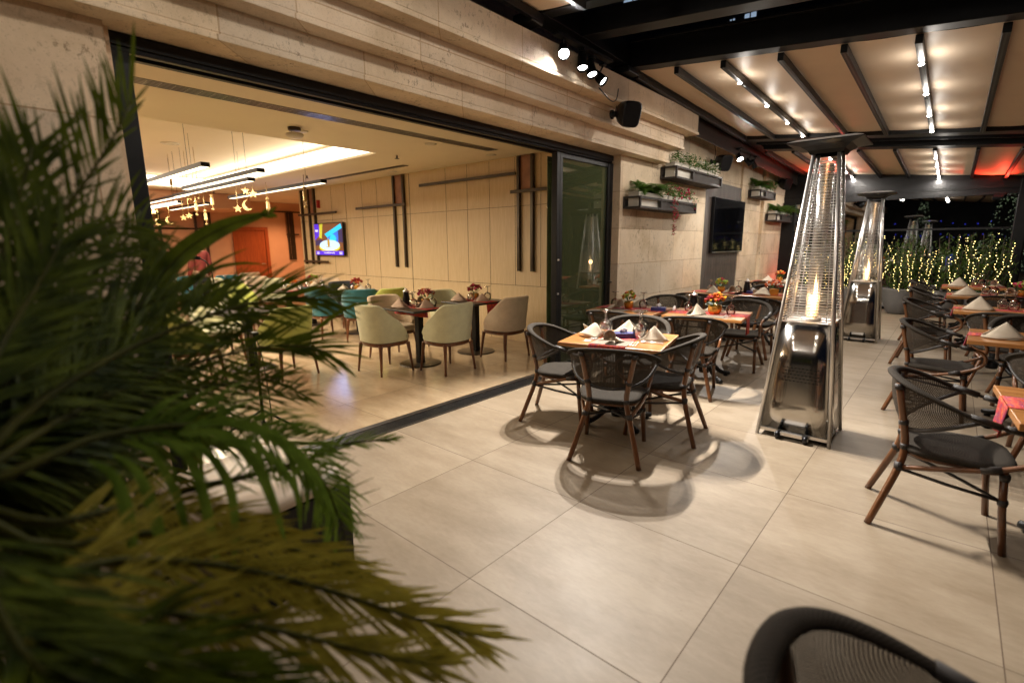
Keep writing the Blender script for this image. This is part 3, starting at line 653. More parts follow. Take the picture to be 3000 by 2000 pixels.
# hanging golden ornaments
def star(kind, n=5):
    P = []
    for k in range(2 * n):
        r_ = 0.062 if k % 2 == 0 else 0.025; a = PI / 2 + k * PI / n; P.append((r_ * math.cos(a), r_ * math.sin(a)))
    return P
def moon():
    P = [(0.072 * math.cos(a), 0.072 * math.sin(a)) for a in [R(90) + R(240) * k / 20 for k in range(21)]]
    P += [(0.026 + 0.0627 * math.cos(a), 0.015 + 0.0627 * math.sin(a)) for a in [R(302) - R(184) * k / 16 for k in range(17)]]
    return P
orn = [(-9.0, 1.5, 2.66, 'l'), (-10.7, 1.6, 2.25, 's'), (-11.3, 1.6, 2.26, 'l'), (-9.73, 1.6, 2.04, 'm'), (-8.92, 1.6, 2.06, 's'), (-8.61, 1.6, 2.08, 's'), (-8.5, 1.6, 2.38, 's'), (-8.02, 1.6, 2.45, 'l'), (-8.05, 1.55, 2.18, 'l'), (-7.82, 1.6, 2.02, 'l'), (-7.45, 1.6, 2.24, 'l'), (-6.46, 1.6, 2.09, 's'), (-6.12, 1.6, 2.32, 's'), (-6.15, 1.62, 2.12, 'm'), (-5.88, 1.6, 2.26, 's'), (-5.45, 1.6, 2.06, 'l'), (-4.42, 1.6, 2.12, 'l'), (-10.83, 1.7, 2.05, 'm')]
kn = {'l': 'lantern', 's': 'star', 'm': 'crescent moon'}
cnt = {}
where = ['high up behind the first pendant', 'left, before the far bars', 'far left beside the black jamb', 'large, lowest over the far tables', 'left of a taller star', 'right of a small star', 'high in the cluster under the cove', 'tall, in the cluster under the long pendant', 'below a taller lantern in the cluster', 'thin, in front of the far red panel', 'right of the far red panel', 'alone left of the red ringed moon', 'directly above the red ringed moon', 'with a red centre', 'right of the red ringed moon', 'hanging low before the orange door top', 'thin, in front of the wooden wall bars', 'low beside the black jamb']
for k_, (x, y, z, kd) in enumerate(orn):
    t_ = thing('hanging_' + {'l': 'lantern', 's': 'star', 'm': 'moon'}[kd], 'golden %s ornament hanging on a thread, %s' % (kn[kd], where[k_]), 'hanging ornament', (x, y, z), R(35 + (k_ * 47) % 50), 'golden hanging ornaments')
    zt = 2.38 - z if z < 2.38 else 3.14 - z
    MB().tube([(0, 0, 0.06), (0, 0, max(0.1, zt))], 0.004, 4).build('thread', 'brushed_gold', t_)
    if kd == 's': MB().prism(star(5), -0.008, 0.008).build('star', 'brushed_gold', t_)
    elif kd == 'm':
        MB().prism(moon(), -0.01, 0.01).build('crescent', 'brushed_gold', t_)
    else:
        mb = MB(); mb.lathe([(0.004, 0.13), (0.03, 0.10), (0.012, 0.09), (0.024, 0.06), (0.024, -0.03), (0.032, -0.04), (0.0, -0.055), ][::-1], 6); mb.ico((0, 0, -0.11), 0.022); mb.tube([(0, 0, -0.05), (0, 0, -0.1)], 0.004, 4); mb.build('lantern_body', 'brushed_gold', t_)

# ------------------------------------------------------------------ pergola
pg = thing('pergola', 'black metal pergola with a retractable beige fabric roof over the terrace', 'pergola', (0, 0, 0))
RX = [-1.40, -0.93, -0.44, 0.09, 0.60, 1.12, 1.64, 2.15, 2.67, 3.2]
def beam(x0, x1, y0, y1, h, dz=0.0, mat='black_metal', nm='beam', bev=0.004):
    mb = MB(); vs = []
    for x in (x0, x1):
        for y in (y0, y1):
            for d in (0, h): vs.append((x, y, zr(x, y0) + dz + d))
    mb.add(vs, [(0, 1, 3, 2), (4, 6, 7, 5), (0, 4, 5, 1), (2, 3, 7, 6), (0, 2, 6, 4), (1, 5, 7, 3)]); return mb.build(nm, mat, pg, bev=bev)
XE = 4.6
beam(-1.36, XE, 3.86, 4.02, 0.24, -0.02); beam(-1.36, XE, 3.82, 4.06, 0.03, 0.22)
beam(-1.36, XE, 2.90, 3.08, 0.20, 0.0); beam(-1.36, XE, 2.30, 2.44, 0.16, 0.0)
beam(-1.36, XE, 8.02, 8.30, 0.20, -0.05); beam(-1.36, XE, 8.30, 9.02, 0.03, 0.02, 'black_gloss'); beam(-1.36, XE, 8.56, 8.575, 0.05, -0.04, 'dark_grille'); beam(-1.36, XE, 9.02, 9.33, 0.20, -0.05)
def sloped(x, w_, y0, y1, lo, hi, nm, mat='black_metal', bev=0.003, x1=None):
    mb = MB(); xa, xb = (x - w_ / 2, x + w_ / 2) if x1 is None else (x, x1); vs = []
    for y in (y0, y1):
        for xx in (xa, xb):
            for d in (lo, hi): vs.append((xx, y, zr(xx, y) + d))
    mb.add(vs, [(0, 1, 3, 2), (4, 6, 7, 5), (0, 4, 5, 1), (2, 3, 7, 6), (0, 2, 6, 4), (1, 5, 7, 3)]); return mb.build(nm, mat, pg, bev=bev)
sloped(-1.58, 0, 2.3, 13.0, 0.0, 0.22, 'gutter', 'black_metal', x1=-1.365)
sloped(-1.56, 0, -6.5, 2.3, 0.02, 0.22, 'gutter', 'black_metal', x1=-1.36)
sloped(-1.62, 0, 6.04, 13.0, -0.26, -0.004, 'fascia', 'fascia_brown', x1=-1.60)
sloped(-1.86, 0, 6.04, 13.0, -0.10, 0.1, 'fascia', 'fascia_brown', x1=-1.622)
for (y0, y1) in ((-6.3, 2.28), (4.08, 8.0), (9.35, 12.98)):
    for i, x in enumerate(RX[:9]):
        sloped(x, 0.052, y0, y1, -0.07, 0.0, 'rafter')
        sloped(x, 0.014, y0, y1, -0.0707, -0.0702, 'rafter_slot', 'dark_grille', 0)
    for i in range(8):
        xa, xb = RX[i], RX[i + 1]
        P = [[(xa + (xb - xa) * a / 6, y0 + (y1 - y0) * c / 12, zr(xa + (xb - xa) * a / 6, y0 + (y1 - y0) * c / 12) + 0.012 - 0.010 * math.sin(PI * a / 6) + 0.003 * math.sin(c * 2.1 + i)) for c in range(13)] for a in range(7)]
        MB().grid(P).build('fabric_panel', 'awning_fabric', pg)
MB().box(-1.60, -1.38, 2.18, 2.34, zr(-1.4, 2.3) - 0.09, zr(-1.4, 2.3) + 0.0).build('bracket', 'black_metal', pg, bev=0.01)
MB().box(-1.60, -1.34, 3.80, 4.04, zr(-1.4, 4) - 0.07, zr(-1.4, 4) + 0.0).build('bracket', 'black_metal', pg, bev=0.01)
for (x, y) in ((2.48, 12.98), (4.5, 4.0), (4.5, 8.2), (4.5, 12.98), (4.5, -4.0)):
    MB().box(x - 0.09, x + 0.09, y - 0.09, y + 0.09, 0, zr(x, y) + 0.02).build('post', 'black_metal', pg, bev=0.006)
# LEDs on two of the rafters
def led(x, y, lb):
    z = zr(x, y) - 0.073
    t_ = thing('rafter_led', lb, 'led light', (x, y, z), 0, 'small led lights along the pergola rafters')
    MB().lathe([(0.0, -0.018), (0.017, -0.016), (0.024, -0.006), (0.024, 0.0)], 14).build('lens', 'led_white', t_)
    MB().lathe([(0.026, -0.006), (0.031, -0.005), (0.031, 0.0)], 14).build('ring', 'black_metal', t_)
    light('POINT', 'led_lamp', t_, (0, 0, -0.06), 2.6, (1, 0.92, 0.82), shadow_soft_size=0.04)
    light('SPOT', 'led_beam', t_, (0, 0, -0.03), 10 if y < 2 else 23, (1, 0.92, 0.82), shadow_soft_size=0.03, spot_size=R(178), spot_blend=0.25, aim=(0, 0, -1))
ordw = ['first', 'second', 'third', 'fourth']
for bn, ys in (('middle', (4.62, 5.70, 6.74, 7.72)), ('far', (10.1, 11.12, 12.03, 12.86)), ('near', (-1.6, -0.5, 0.6, 1.7))):
    for xx, rn in ((-0.44, 'wall side'), (1.12, 'aisle side')):
        for k_, yy in enumerate(ys): led(xx, yy, '%s led from the camera on the %s lit rafter of the %s roof bay' % (ordw[k_], rn, bn))

# back glass wall
gw = thing('glass_wall', 'dark glazed end wall of the terrace with a deep black header', 'glass wall', (0, 13.0, 0))
mb = MB(); mb.box(-1.86, 4.6, 0.0, 0.16, 2.52, 3.6); mb.build('header', 'black_gloss', gw)
mb = MB(); mb.box(-1.86, 4.6, -0.02, -0.004, 2.60, 2.66); mb.box(-1.86, 4.6, -0.03, -0.004, 2.47, 2.52); mb.build('trim', 'black_metal', gw)
mb = MB(); mb.box(-1.86, -1.58, -0.08, 0.12, 0, 2.519); mb.box(2.57, 2.60, -0.05, 0.1, 0, 2.51); mb.box(-1.58, 2.38, 0.0, 0.07, 1.78, 1.82); mb.box(-1.58, 4.6, -0.02, 0.1, 0.0, 0.06); mb.build('frame', 'black_metal', gw)
MB().box(-1.58, 4.6, 0.03, 0.04, 0.06, 2.50).build('glass_pane', 'facade_glass', gw)

# what stands beyond the glass and above the roof
bd = thing('neighbour_building', 'dark neighbouring building with a few lit windows seen above the terrace beams', 'building', (-3, 30, 0))
MB().box(-22, 24, 0, 8, -0.2, 26).build('wall', 'building_dark', bd)
for (x, z, w_, h_) in ((-5.4, 13.1, 0.6, 0.8), (-6.35, 13.05, 0.25, 0.8), (-12.6, 15.4, 1.3, 1.9), (-11.1, 15.0, 0.8, 1.6), (-2.2, 12.2, 0.5, 0.8), (6, 12, 1, 1.4), (12, 15, 1, 1.4)):
    wn_ = MB().box(x - w_ / 2, x + w_ / 2, -0.02, -0.003, z, z + h_).build('window', 'window_lit', bd)
    MB().box(x - 0.03, x + 0.03, -0.05, -0.021, z, z + h_).build('window_frame', 'black_metal', wn_)
def lit_tree(x, y, h, r_, lb):
    t_ = thing('lit_tree', lb, 'tree', (x, y, -0.16), 0, 'trees wrapped in fairy lights beyond the glass')
    MB().tube([(0, 0, 0), (0.02, 0, h * 0.4), (0, 0.02, h * 0.9)], [0.10, 0.07, 0.02], 8).build('trunk', 'bark', t_)
    rg = random.Random(int(x * 10) + 5); mb = MB(); ml = MB()
    for k in range(900):
        z = rg.uniform(0.22, 1.0) * h; rr = r_ * (1.05 - z / h) * rg.uniform(0.5, 1.0) + 0.05; a = rg.uniform(0, 2 * PI)
        c_ = Vector((rr * math.cos(a), rr * math.sin(a), z)); d = Vector((rg.uniform(-1, 1), rg.uniform(-1, 1), rg.uniform(-0.6, 0.6))).normalized() * 0.12; e = d.cross(Vector((rg.uniform(-1, 1), rg.uniform(-1, 1), 1))).normalized() * 0.04
        mb.add([c_ - d, c_ + e, c_ + d, c_ - e], [(0, 1, 2, 3)])
    for k in range(330):
        z = rg.uniform(0.2, 1.0) * h; rr = r_ * (1.05 - z / h) + 0.06; a = rg.uniform(0, 2 * PI); ml.ico((rr * math.cos(a), rr * math.sin(a), z), 0.017)
    mb.build('crown', 'leaf_dark', t_); ml.build('fairy_lights', 'tree_bulb', t_)
lit_tree(2.55, 19.0, 3.1, 0.75, 'cone shaped tree full of fairy lights behind the middle of the glass wall')
lit_tree(4.65, 17.2, 4.2, 0.7, 'tall light wrapped tree leaning beside the black end column')
lit_tree(0.6, 21.0, 3.0, 0.6, 'distant light wrapped tree behind the second heater')
for k_, (x0, x1, y, z) in enumerate([(-1.5, 6.5, 18, 2.12), (-0.5, 4.5, 20, 1.75)]):
    t_ = thing('blue_string_lights', ('upper' if k_ == 0 else 'lower') + ' row of blue string lights far beyond the glass wall', 'string lights', (x0, y, z), 0, 'rows of blue string lights')
    rg = random.Random(4 + k_); mb = MB(); mw = MB()
    pts = [((x1 - x0) * i / 30, 0, 0.06 * math.sin(i * 0.9) + rg.uniform(-0.03, 0.03)) for i in range(31)]
    mw.tube(pts, 0.004, 4)
    for p in pts:
        if rg.random() < 0.7: mb.ico((p[0], p[1], p[2] - 0.03), 0.020)
    mw.build('wire', 'cable_black', t_); mb.build('bulbs', 'blue_bulb', t_)
for k_, (x, y, z) in enumerate([(1.5, 22.0, 0.9), (5.6, 24, 1.1)]):
    t_ = thing('blue_lamp', ('blue glowing lamp low behind the planted pots' , 'violet blue lamp beside the leaning lit tree')[k_], 'lamp', (x, y, -0.16), 0, 'blue garden lamps')
    MB().tube([(0, 0, 0), (0, 0, z)], 0.04, 8).build('pole', 'black_metal', t_)
    MB().ico((0, 0, z + 0.1), 0.17, 1.8).build('lamp_shade', 'blue_bulb', t_)
# ------------------------------------------------------------------ rattan terrace chair (faces +y)
RIM = [(-0.262, 0.215, 0.655), (-0.288, 0.11, 0.675), (-0.298, 0.0, 0.71), (-0.282, -0.10, 0.752), (-0.235, -0.19, 0.79), (-0.145, -0.255, 0.815), (0, -0.285, 0.825)]
RIM = RIM + [(-x, y, z) for x, y, z in RIM[:-1][::-1]]
LOW = [(-0.292, 0.04, 0.685), (-0.262, -0.06, 0.625), (-0.205, -0.145, 0.575), (-0.115, -0.20, 0.545), (0, -0.222, 0.535)]
LOW = LOW + [(-x, y, z) for x, y, z in LOW[:-1][::-1]]
def resample(P, n):
    P = [Vector(p) for p in P]; P, _ = catmull(P, [0] * len(P), 10)
    d = [0]
    for a, b2 in zip(P, P[1:]): d.append(d[-1] + (b2 - a).length)
    out = []
    for i in range(n):
        s_ = d[-1] * i / (n - 1); k = max(j for j in range(len(d)) if d[j] <= s_ + 1e-9); k = min(k, len(P) - 2)
        u = (s_ - d[k]) / max(1e-9, d[k + 1] - d[k]); out.append(P[k].lerp(P[k + 1], u))
    return out
def make_terrace_chair():
    t_ = thing('rattan_armchair', 'x', 'chair')
    # back rim: flat woven band
    MB().tube(RIM, [0.014, 0.015, 0.018, 0.022, 0.024, 0.026, 0.026, 0.026, 0.024, 0.022, 0.018, 0.015, 0.014], 10, 5, flat=0.55, upv=(0.0, 0.35, 1)).build('back_rim', 'chair_weave', t_)
    top = resample([p for p in RIM[2:-2]], 25); low = resample(LOW, 25)
    P = [[top[i].lerp(low[i], j / 8) + Vector((0, -0.018 * math.sin(PI * j / 8), 0)) for j in range(9)] for i in range(25)]
    MB().grid(P, True, (0.62, 0.26)).build('backrest', 'chair_mesh', t_)
    MB().tube(LOW, 0.011, 7, 4).build('back_rail', 'binding', t_)
    for s_ in (-1, 1):
        MB().tube([(s_ * 0.262, 0.205, 0.655), (s_ * 0.252, 0.262, 0.625), (s_ * 0.245, 0.282, 0.57), (s_ * 0.238, 0.25, 0.505), (s_ * 0.225, 0.12, 0.435), (s_ * 0.19, -0.07, 0.375), (s_ * 0.150, -0.195, 0.335)], 0.0135, 8, 4).build('arm', 'bamboo', t_)
        MB().tube([(s_ * 0.228, -0.315, 0.0), (s_ * 0.185, -0.262, 0.17), (s_ * 0.142, -0.212, 0.34), (s_ * 0.120, -0.200, 0.45), (s_ * 0.142, -0.226, 0.62), (s_ * 0.172, -0.262, 0.80)], [0.017, 0.018, 0.0185, 0.018, 0.0175, 0.016], 9, 3).build('leg', 'bamboo', t_)
        MB().tube([(s_ * 0.212, 0.205, 0.0), (s_ * 0.200, 0.18, 0.22), (s_ * 0.190, 0.165, 0.43)], 0.016, 9).build('leg', 'bamboo', t_)
    # seat
    S_ = []
    for k in range(28):
        a = 2 * PI * k / 28; c_, s2 = math.cos(a), math.sin(a); e = 0.62
        wx = (0.232 if s2 > 0 else 0.205)
        S_.append((wx * math.copysign(abs(c_) ** e, c_), 0.005 + 0.222 * math.copysign(abs(s2) ** e, s2)))
    mb = MB(); rows = []
    for f_, z in ((0.0, 0.452), (0.5, 0.453), (0.85, 0.456), (0.97, 0.453), (1.0, 0.443), (0.995, 0.428), (0.95, 0.421)):
        rows.append([Vector((p[0] * f_, p[1] * f_, z)) for p in S_ + S_[:1]])
    mb.grid(rows, True, (0.24, 1.4)); mb.build('seat', 'chair_weave', t_)
    MB().tube([(p[0] * 0.9, p[1] * 0.9, 0.412) for p in S_ + S_[:1]], 0.011, 6, cap=False).build('seat_frame', 'bamboo', t_)
    mb = MB()
    for s_ in (-1, 1):
        mb.tube([(s_ * 0.142, -0.21, 0.325), (0, -0.02, 0.30), (-s_ * 0.195, 0.175, 0.27)], 0.0085, 6, 3)
        mb.tube([(s_ * 0.142, -0.21, 0.32), (s_ * 0.19, -0.02, 0.30), (s_ * 0.197, 0.175, 0.275)], 0.0085, 6)
    mb.build('stretcher', 'binding', t_)
    for s_ in (-1, 1):
        for (x, y, z, dx, dz) in ((0.145, -0.215, 0.335, 0.01, 0.045), (0.121, -0.2005, 0.445, 0.0, 0.032), (0.137, -0.219, 0.585, 0.003, 0.03), (0.171, -0.260, 0.785, 0.002, 0.03), (0.193, 0.17, 0.40, 0, 0.035), (0.198, 0.177, 0.27, 0, 0.03)):
            MB().tube([(s_ * (x + dx * 0.5), y, z - dz / 2), (s_ * x, y, z), (s_ * (x - dx * 0.5), y - 0.001, z + dz / 2)], [0.019, 0.0215, 0.019], 9).build('binding', 'binding', t_)
        for (a, b2) in (((-0.298, 0.0, 0.71), (-0.286, 0.11, 0.676)), ((-0.28, 0.13, 0.672), (-0.264, 0.2, 0.657)), ((-0.228, 0.15, 0.448), (-0.218, 0.08, 0.423))):
            MB().tube([(-s_ * a[0], a[1], a[2]), (-s_ * b2[0], b2[1], b2[2])], 0.0175, 9).build('binding', 'binding', t_)
    return t_
CH0 = make_terrace_chair(); _used = []
def chair(cx, cy, face, label):
    """face: angle of the direction the sitter looks"""
    rz = face - PI / 2
    g = 'rattan armchairs on the terrace'
    if not _used: o = CH0; _used.append(1); o.location = (cx, cy, 0); o.rotation_euler = (0, 0, rz); o.scale = (1.09, 1.06, 1.0); tag(o, label, 'chair', g)
    else: o = dup(CH0, (cx, cy, 0), rz, label, g)
    return o
A = lambda dx, dy: math.atan2(dy, dx)
chair(-0.28, 1.78, A(-0.36, 0.93), 'rattan armchair seen from behind at the front square table')
chair(-0.155, 2.36, A(-0.98, -0.175), 'rattan armchair at the front square table, on the patio heater side')
chair(-0.97, 2.13, A(0.93, 0.36), 'rattan armchair at the front square table, beside the door track')
chair(-0.70, 2.90, A(0.25, -0.97), 'rattan armchair behind the napkins and glasses of the front square table')
chair(-0.42, 3.66, A(-0.25, 0.97), 'rattan armchair pushed under the flower end of the second wooden table')
chair(-1.25, 3.55, A(-0.10, 1.0), 'rattan armchair at the wall end of the second wooden table, back to the front table')
chair(-1.35, 4.98, A(0.05, -1.0), 'rattan armchair between the stone wall and the blue tissue box')
chair(-0.35, 5.02, A(0.12, -1.0), 'pale backed rattan armchair beyond the orange flower pot of the second table')
chair(-1.25, 6.00, A(-0.05, 1.0), 'rattan armchair with its back to the black bottle, at the table under the television')
chair(-0.45, 5.95, A(-0.1, 1.0), 'rattan armchair seen between the big heater and the second table')
chair(-0.75, 7.75, A(0.05, -1.0), 'rattan armchair on the far side of the table under the television')
chair(-1.05, 9.15, A(0.0, 1.0), 'dark rattan armchair at the farthest table along the stone wall')
chair(1.66, 2.06, A(0.985, 0.10), 'large rattan armchair at the right edge, its arm reaching the brightly lit runner')
chair(1.56, 4.42, A(0.99, -0.05), 'rattan armchair facing the second table of the right row')
chair(1.44, 6.68, A(0.99, -0.08), 'rattan armchair facing the third table of the right row')
chair(1.38, 8.72, A(0.99, 0.0), 'rattan armchair facing the fourth table of the right row')
chair(1.30, 10.66, A(0.99, 0.0), 'farthest rattan armchair of the right row, before the planted pots')
chair(2.06, 5.82, A(0.06, 1.0), 'rattan armchair at the near side of the third table of the right row')
chair(2.22, 5.20, A(0.0, -1.0), 'rattan armchair behind the large goblets of the second table of the right row')
chair(2.10, 7.95, A(0.05, 1.0), 'rattan armchair at the near side of the fourth table of the right row')
chair(2.25, 3.52, A(0.05, 1.0), 'rattan armchair at the near side of the second table of the right row')
chair(1.67, -0.565, A(0.97, 0.2), 'out of focus rattan armchair back at the bottom edge of the photo')

# ------------------------------------------------------------------ terrace table
def make_terrace_table(w_, d_, label):
    t_ = thing('wooden_table', label, 'table')
    MB().box(-w_ / 2, w_ / 2, -d_ / 2, d_ / 2, 0.715, 0.75).build('table_top', 'table_top', t_, bev=0.005)
    MB().box(-0.2, 0.2, -0.2, 0.2, 0.700, 0.7145).build('top_plate', 'cast_iron', t_)
    MB().lathe([(0.052, 0.06), (0.06, 0.10), (0.045, 0.13), (0.05, 0.16), (0.036, 0.20), (0.045, 0.25), (0.034, 0.30), (0.032, 0.58), (0.044, 0.62), (0.034, 0.65), (0.05, 0.70)], 16).build('column', 'cast_iron', t_)
    for k in range(4):
        a = PI / 4 + k * PI / 2; c_, s_ = math.cos(a), math.sin(a)
        mb = MB(); mb.tube([(0.03 * c_, 0.03 * s_, 0.16), (0.12 * c_, 0.12 * s_, 0.13), (0.21 * c_, 0.21 * s_, 0.06), (0.29 * c_, 0.29 * s_, 0.035), (0.335 * c_, 0.335 * s_, 0.03)], [0.035, 0.03, 0.022, 0.026, 0.022], 8, 3)
        mb.tube([(0.29 * c_, 0.29 * s_, 0.0), (0.29 * c_, 0.29 * s_, 0.03)], 0.024, 10)
        mb.build('foot', 'cast_iron', t_)
    return t_
TB0 = make_terrace_table(0.84, 0.76, 'x')
TG = 'wooden tables on the terrace'
tabs = [('A', -0.525, 2.32, R(13), 'square wooden table with cast iron base nearest the camera'),
        ('B', -1.40, 4.16, R(5), 'wall end of the second wooden table row, holding the blue tissue box'),
        ('C', -0.50, 4.30, R(8), 'aisle end of the second wooden table row, its red runner hanging down'),
        ('D', -1.30, 6.95, R(0), 'wooden table against the television panel, holding the black bottle'),
        ('E', -0.62, 7.0, R(0), 'wooden table half hidden behind the big heater, with amber flower pot'),
        ('F', -1.20, 10.0, R(0), 'farthest wooden table along the stone wall'),
        ('G', 2.24, 2.02, R(4), 'wooden table cut by the right edge, nearest of the right row'),
        ('H', 2.14, 4.38, R(-2), 'second wooden table of the right row'),
        ('I', 2.04, 6.62, R(0), 'third wooden table of the right row'),
        ('J', 1.96, 8.66, R(0), 'fourth wooden table of the right row'),
        ('K', 1.88, 10.62, R(0), 'last wooden table of the right row, before the pots')]
TP = {}
for i, (k_, x, y, a, lb) in enumerate(tabs):
    o = TB0 if i == 0 else dup(TB0, (x, y, 0), a, lb, TG)
    o.location = (x, y, 0); o.rotation_euler = (0, 0, a); o['label'] = lb; o['group'] = TG; o['category'] = 'table'
    TP[k_] = (x, y, a)

# ------------------------------------------------------------------ things on tables
def at_t(k_, u, v, z=0.751):
    x, y, a = TP[k_][:3]; zz = TP[k_][3] + 0.001 if len(TP[k_]) > 3 and z == 0.751 else z
    return (x + u * math.cos(a) - v * math.sin(a), y + u * math.sin(a) + v * math.cos(a), zz)
def napkin_mesh(kind):
    mb = MB()
    if kind == 0:   # wide standing triangle
        n = 8; rows = []
        for i in range(n + 1):
            u = i / n; row = []
            for j in range(7):
                w_ = j / 6 * 2 - 1
                x = w_ * 0.118 * (1 - u) ; y = -0.035 * (1 - u) - 0.045 * (1 - u) * (1 - w_ * w_) + 0.01 * math.sin(3 * w_ + u * 4) * (1 - u); z = 0.115 * u + 0.004
                row.append(Vector((x, y, z)))
            rows.append(row)
        mb.grid(rows)
        rows = [[Vector((p.x, -p.y * 0.9 + 0.012 * (1 - i / n), p.z * 0.97)) for p in r_] for i, r_ in enumerate(rows)]
        mb.grid([r_[::-1] for r_ in rows])
        mb.grid([[Vector((-0.125, -0.02, 0.003)), Vector((-0.05, -0.08, 0.003)), Vector((0.05, -0.08, 0.003)), Vector((0.125, -0.02, 0.003))], [Vector((-0.11, 0.06, 0.004)), Vector((-0.05, 0.085, 0.004)), Vector((0.05, 0.085, 0.004)), Vector((0.11, 0.06, 0.004))]])
    elif kind == 1:   # rolled cone seen from its open end
        rows = []
        for i in range(9):
            u = i / 8; row = []
            for j in range(13):
                a = -0.62 * PI + 1.24 * PI * j / 12
                r_ = 0.050 * (1 - u * 0.72)
                row.append(Vector((r_ * math.sin(a) * 1.0, -0.06 + u * 0.12 + 0.015 * math.cos(a), 0.005 + max(0, r_ * (1 + math.cos(a)) * (1.15 - 0.4 * u)))))
            rows.append(row)
        mb.grid(rows)
        rows = [[Vector((x_ * 0.11, 0.055 + 0.03 * (1 - abs(x_)) + 0.02 * u, 0.004 + 0.05 * u * (1 - abs(x_)))) for x_ in (-1, -0.6, -0.2, 0.2, 0.6, 1)] for u in (0, 0.5, 1)]
        mb.grid(rows)
        rows = [[Vector((s_ * (0.045 + 0.07 * u), -0.05 + 0.09 * u, 0.05 * (1 - u) * (1 - abs(v)) + 0.004)) for v in (-1, -0.5, 0, 0.5, 1)] for s_ in (1,) for u in (0, 0.5, 1)]
        mb.grid(rows)
    else:   # leaning triangle with a rolled flap
        rows = []
        for i in range(8):
            u = i / 7; row = []
            for j in range(9):
                w_ = j / 8
                x = -0.12 * (1 - u) + 0.24 * w_ * (1 - 0.55 * u) ; y = -0.05 + 0.07 * u - 0.05 * math.sin(PI * w_) * (1 - u)
                z = 0.004 + 0.10 * u * (1 - 0.75 * w_ ** 1.6) + 0.022 * math.sin(PI * w_)
                row.append(Vector((x, y, z)))
            rows.append(row)
        mb.grid(rows)
        rows = [[Vector((-0.11 + 0.20 * w_, 0.06 - 0.02 * math.cos(w_ * 3) - 0.04 * u, 0.004 + 0.085 * u * (1 - 0.7 * w_))) for w_ in [q / 6 for q in range(7)]] for u in (0, 0.35, 0.7, 1)]
        mb.grid(rows)
    return mb
NP = {}
def napkin(k_, u, v, kind, rot, label, mat='napkin', s_=1.0):
    key = (kind, mat)
    if key not in NP:
        o = napkin_mesh(kind).build('folded_napkin', mat, None, solid=0.003); NP[key] = o
    else:
        o = NP[key].copy(); COL.objects.link(o)
    x, y, z = at_t(k_, u, v, 0.753 if len(TP[k_]) < 4 else TP[k_][3] + 0.003)
    o.location = (x, y, z); o.rotation_euler = (0, 0, TP[k_][2] + rot); q_ = (abs(math.sin(x * 37.1 + y * 91.7)), abs(math.sin(x * 13.3 + y * 57.9)), abs(math.sin(x * 71.3 + y * 17.7))); o.scale = (s_ * (0.92 + 0.16 * q_[0]), s_ * (0.9 + 0.25 * q_[1]), s_ * (0.82 + 0.26 * q_[2])); o.rotation_euler.z += (q_[1] - 0.5) * 0.35
    return tag(o, label, 'napkin', 'folded cloth napkins')
GB = []
def goblet(k_, u, v, label, big=1.0):
    if not GB:
        t_ = thing('stem_glass', label, 'glass')
        # stands upside down on its rim, the foot on top
        MB().lathe([(0.030, 0.001), (0.0335, 0.012), (0.040, 0.035), (0.042, 0.055), (0.036, 0.078), (0.020, 0.094), (0.007, 0.100)], 18).build('bowl', 'goblet_glass', t_)
        MB().lathe([(0.0065, 0.1005), (0.005, 0.12), (0.0075, 0.135), (0.005, 0.15), (0.010, 0.164), (0.034, 0.170), (0.034, 0.173), (0.0, 0.1735)], 18).build('foot', 'goblet_glass', t_)
        GB.append(t_); o = t_
    else: o = dup(GB[0], label=label)
    x, y, z = at_t(k_, u, v); o.location = (x, y, z); o.scale = (big * 1.3, big * 1.3, big * 1.15)
    return tag(o, label, 'glass', 'upturned stem glasses')
def blooms(seed, r_, h_, n, cols, mats_used):
    rg = random.Random(seed); out = {}
    for k in range(n):
        c_ = rg.choice(cols); mb = out.setdefault(c_, MB())
        a = rg.uniform(0, 2 * PI); q = r_ * math.sqrt(rg.random()); z = h_ + 0.05 * (1 - (q / r_) ** 2) + rg.uniform(-0.012, 0.018)
        p = Vector((q * math.cos(a), q * math.sin(a), z)); s_ = rg.uniform(0.011, 0.02)
        for j in range(9):
            b2 = 2 * PI * j / 9 * 1.9; e = s_ * (0.5 + 0.5 * (j % 2)); n_ = Vector((math.cos(b2), math.sin(b2), 0.5 + 0.6 * (j % 3)))
            n_.normalize(); sd = n_.cross(Vector((0, 0, 1))).normalized() * e * 0.7
            t2 = p + n_ * e * 1.3
            mb.add([p - sd * 0.4, p + sd * 0.4, t2 + sd, t2 - sd], [(0, 1, 2, 3)])
        mb.ico((p.x, p.y, p.z), s_ * 0.62)
    return out
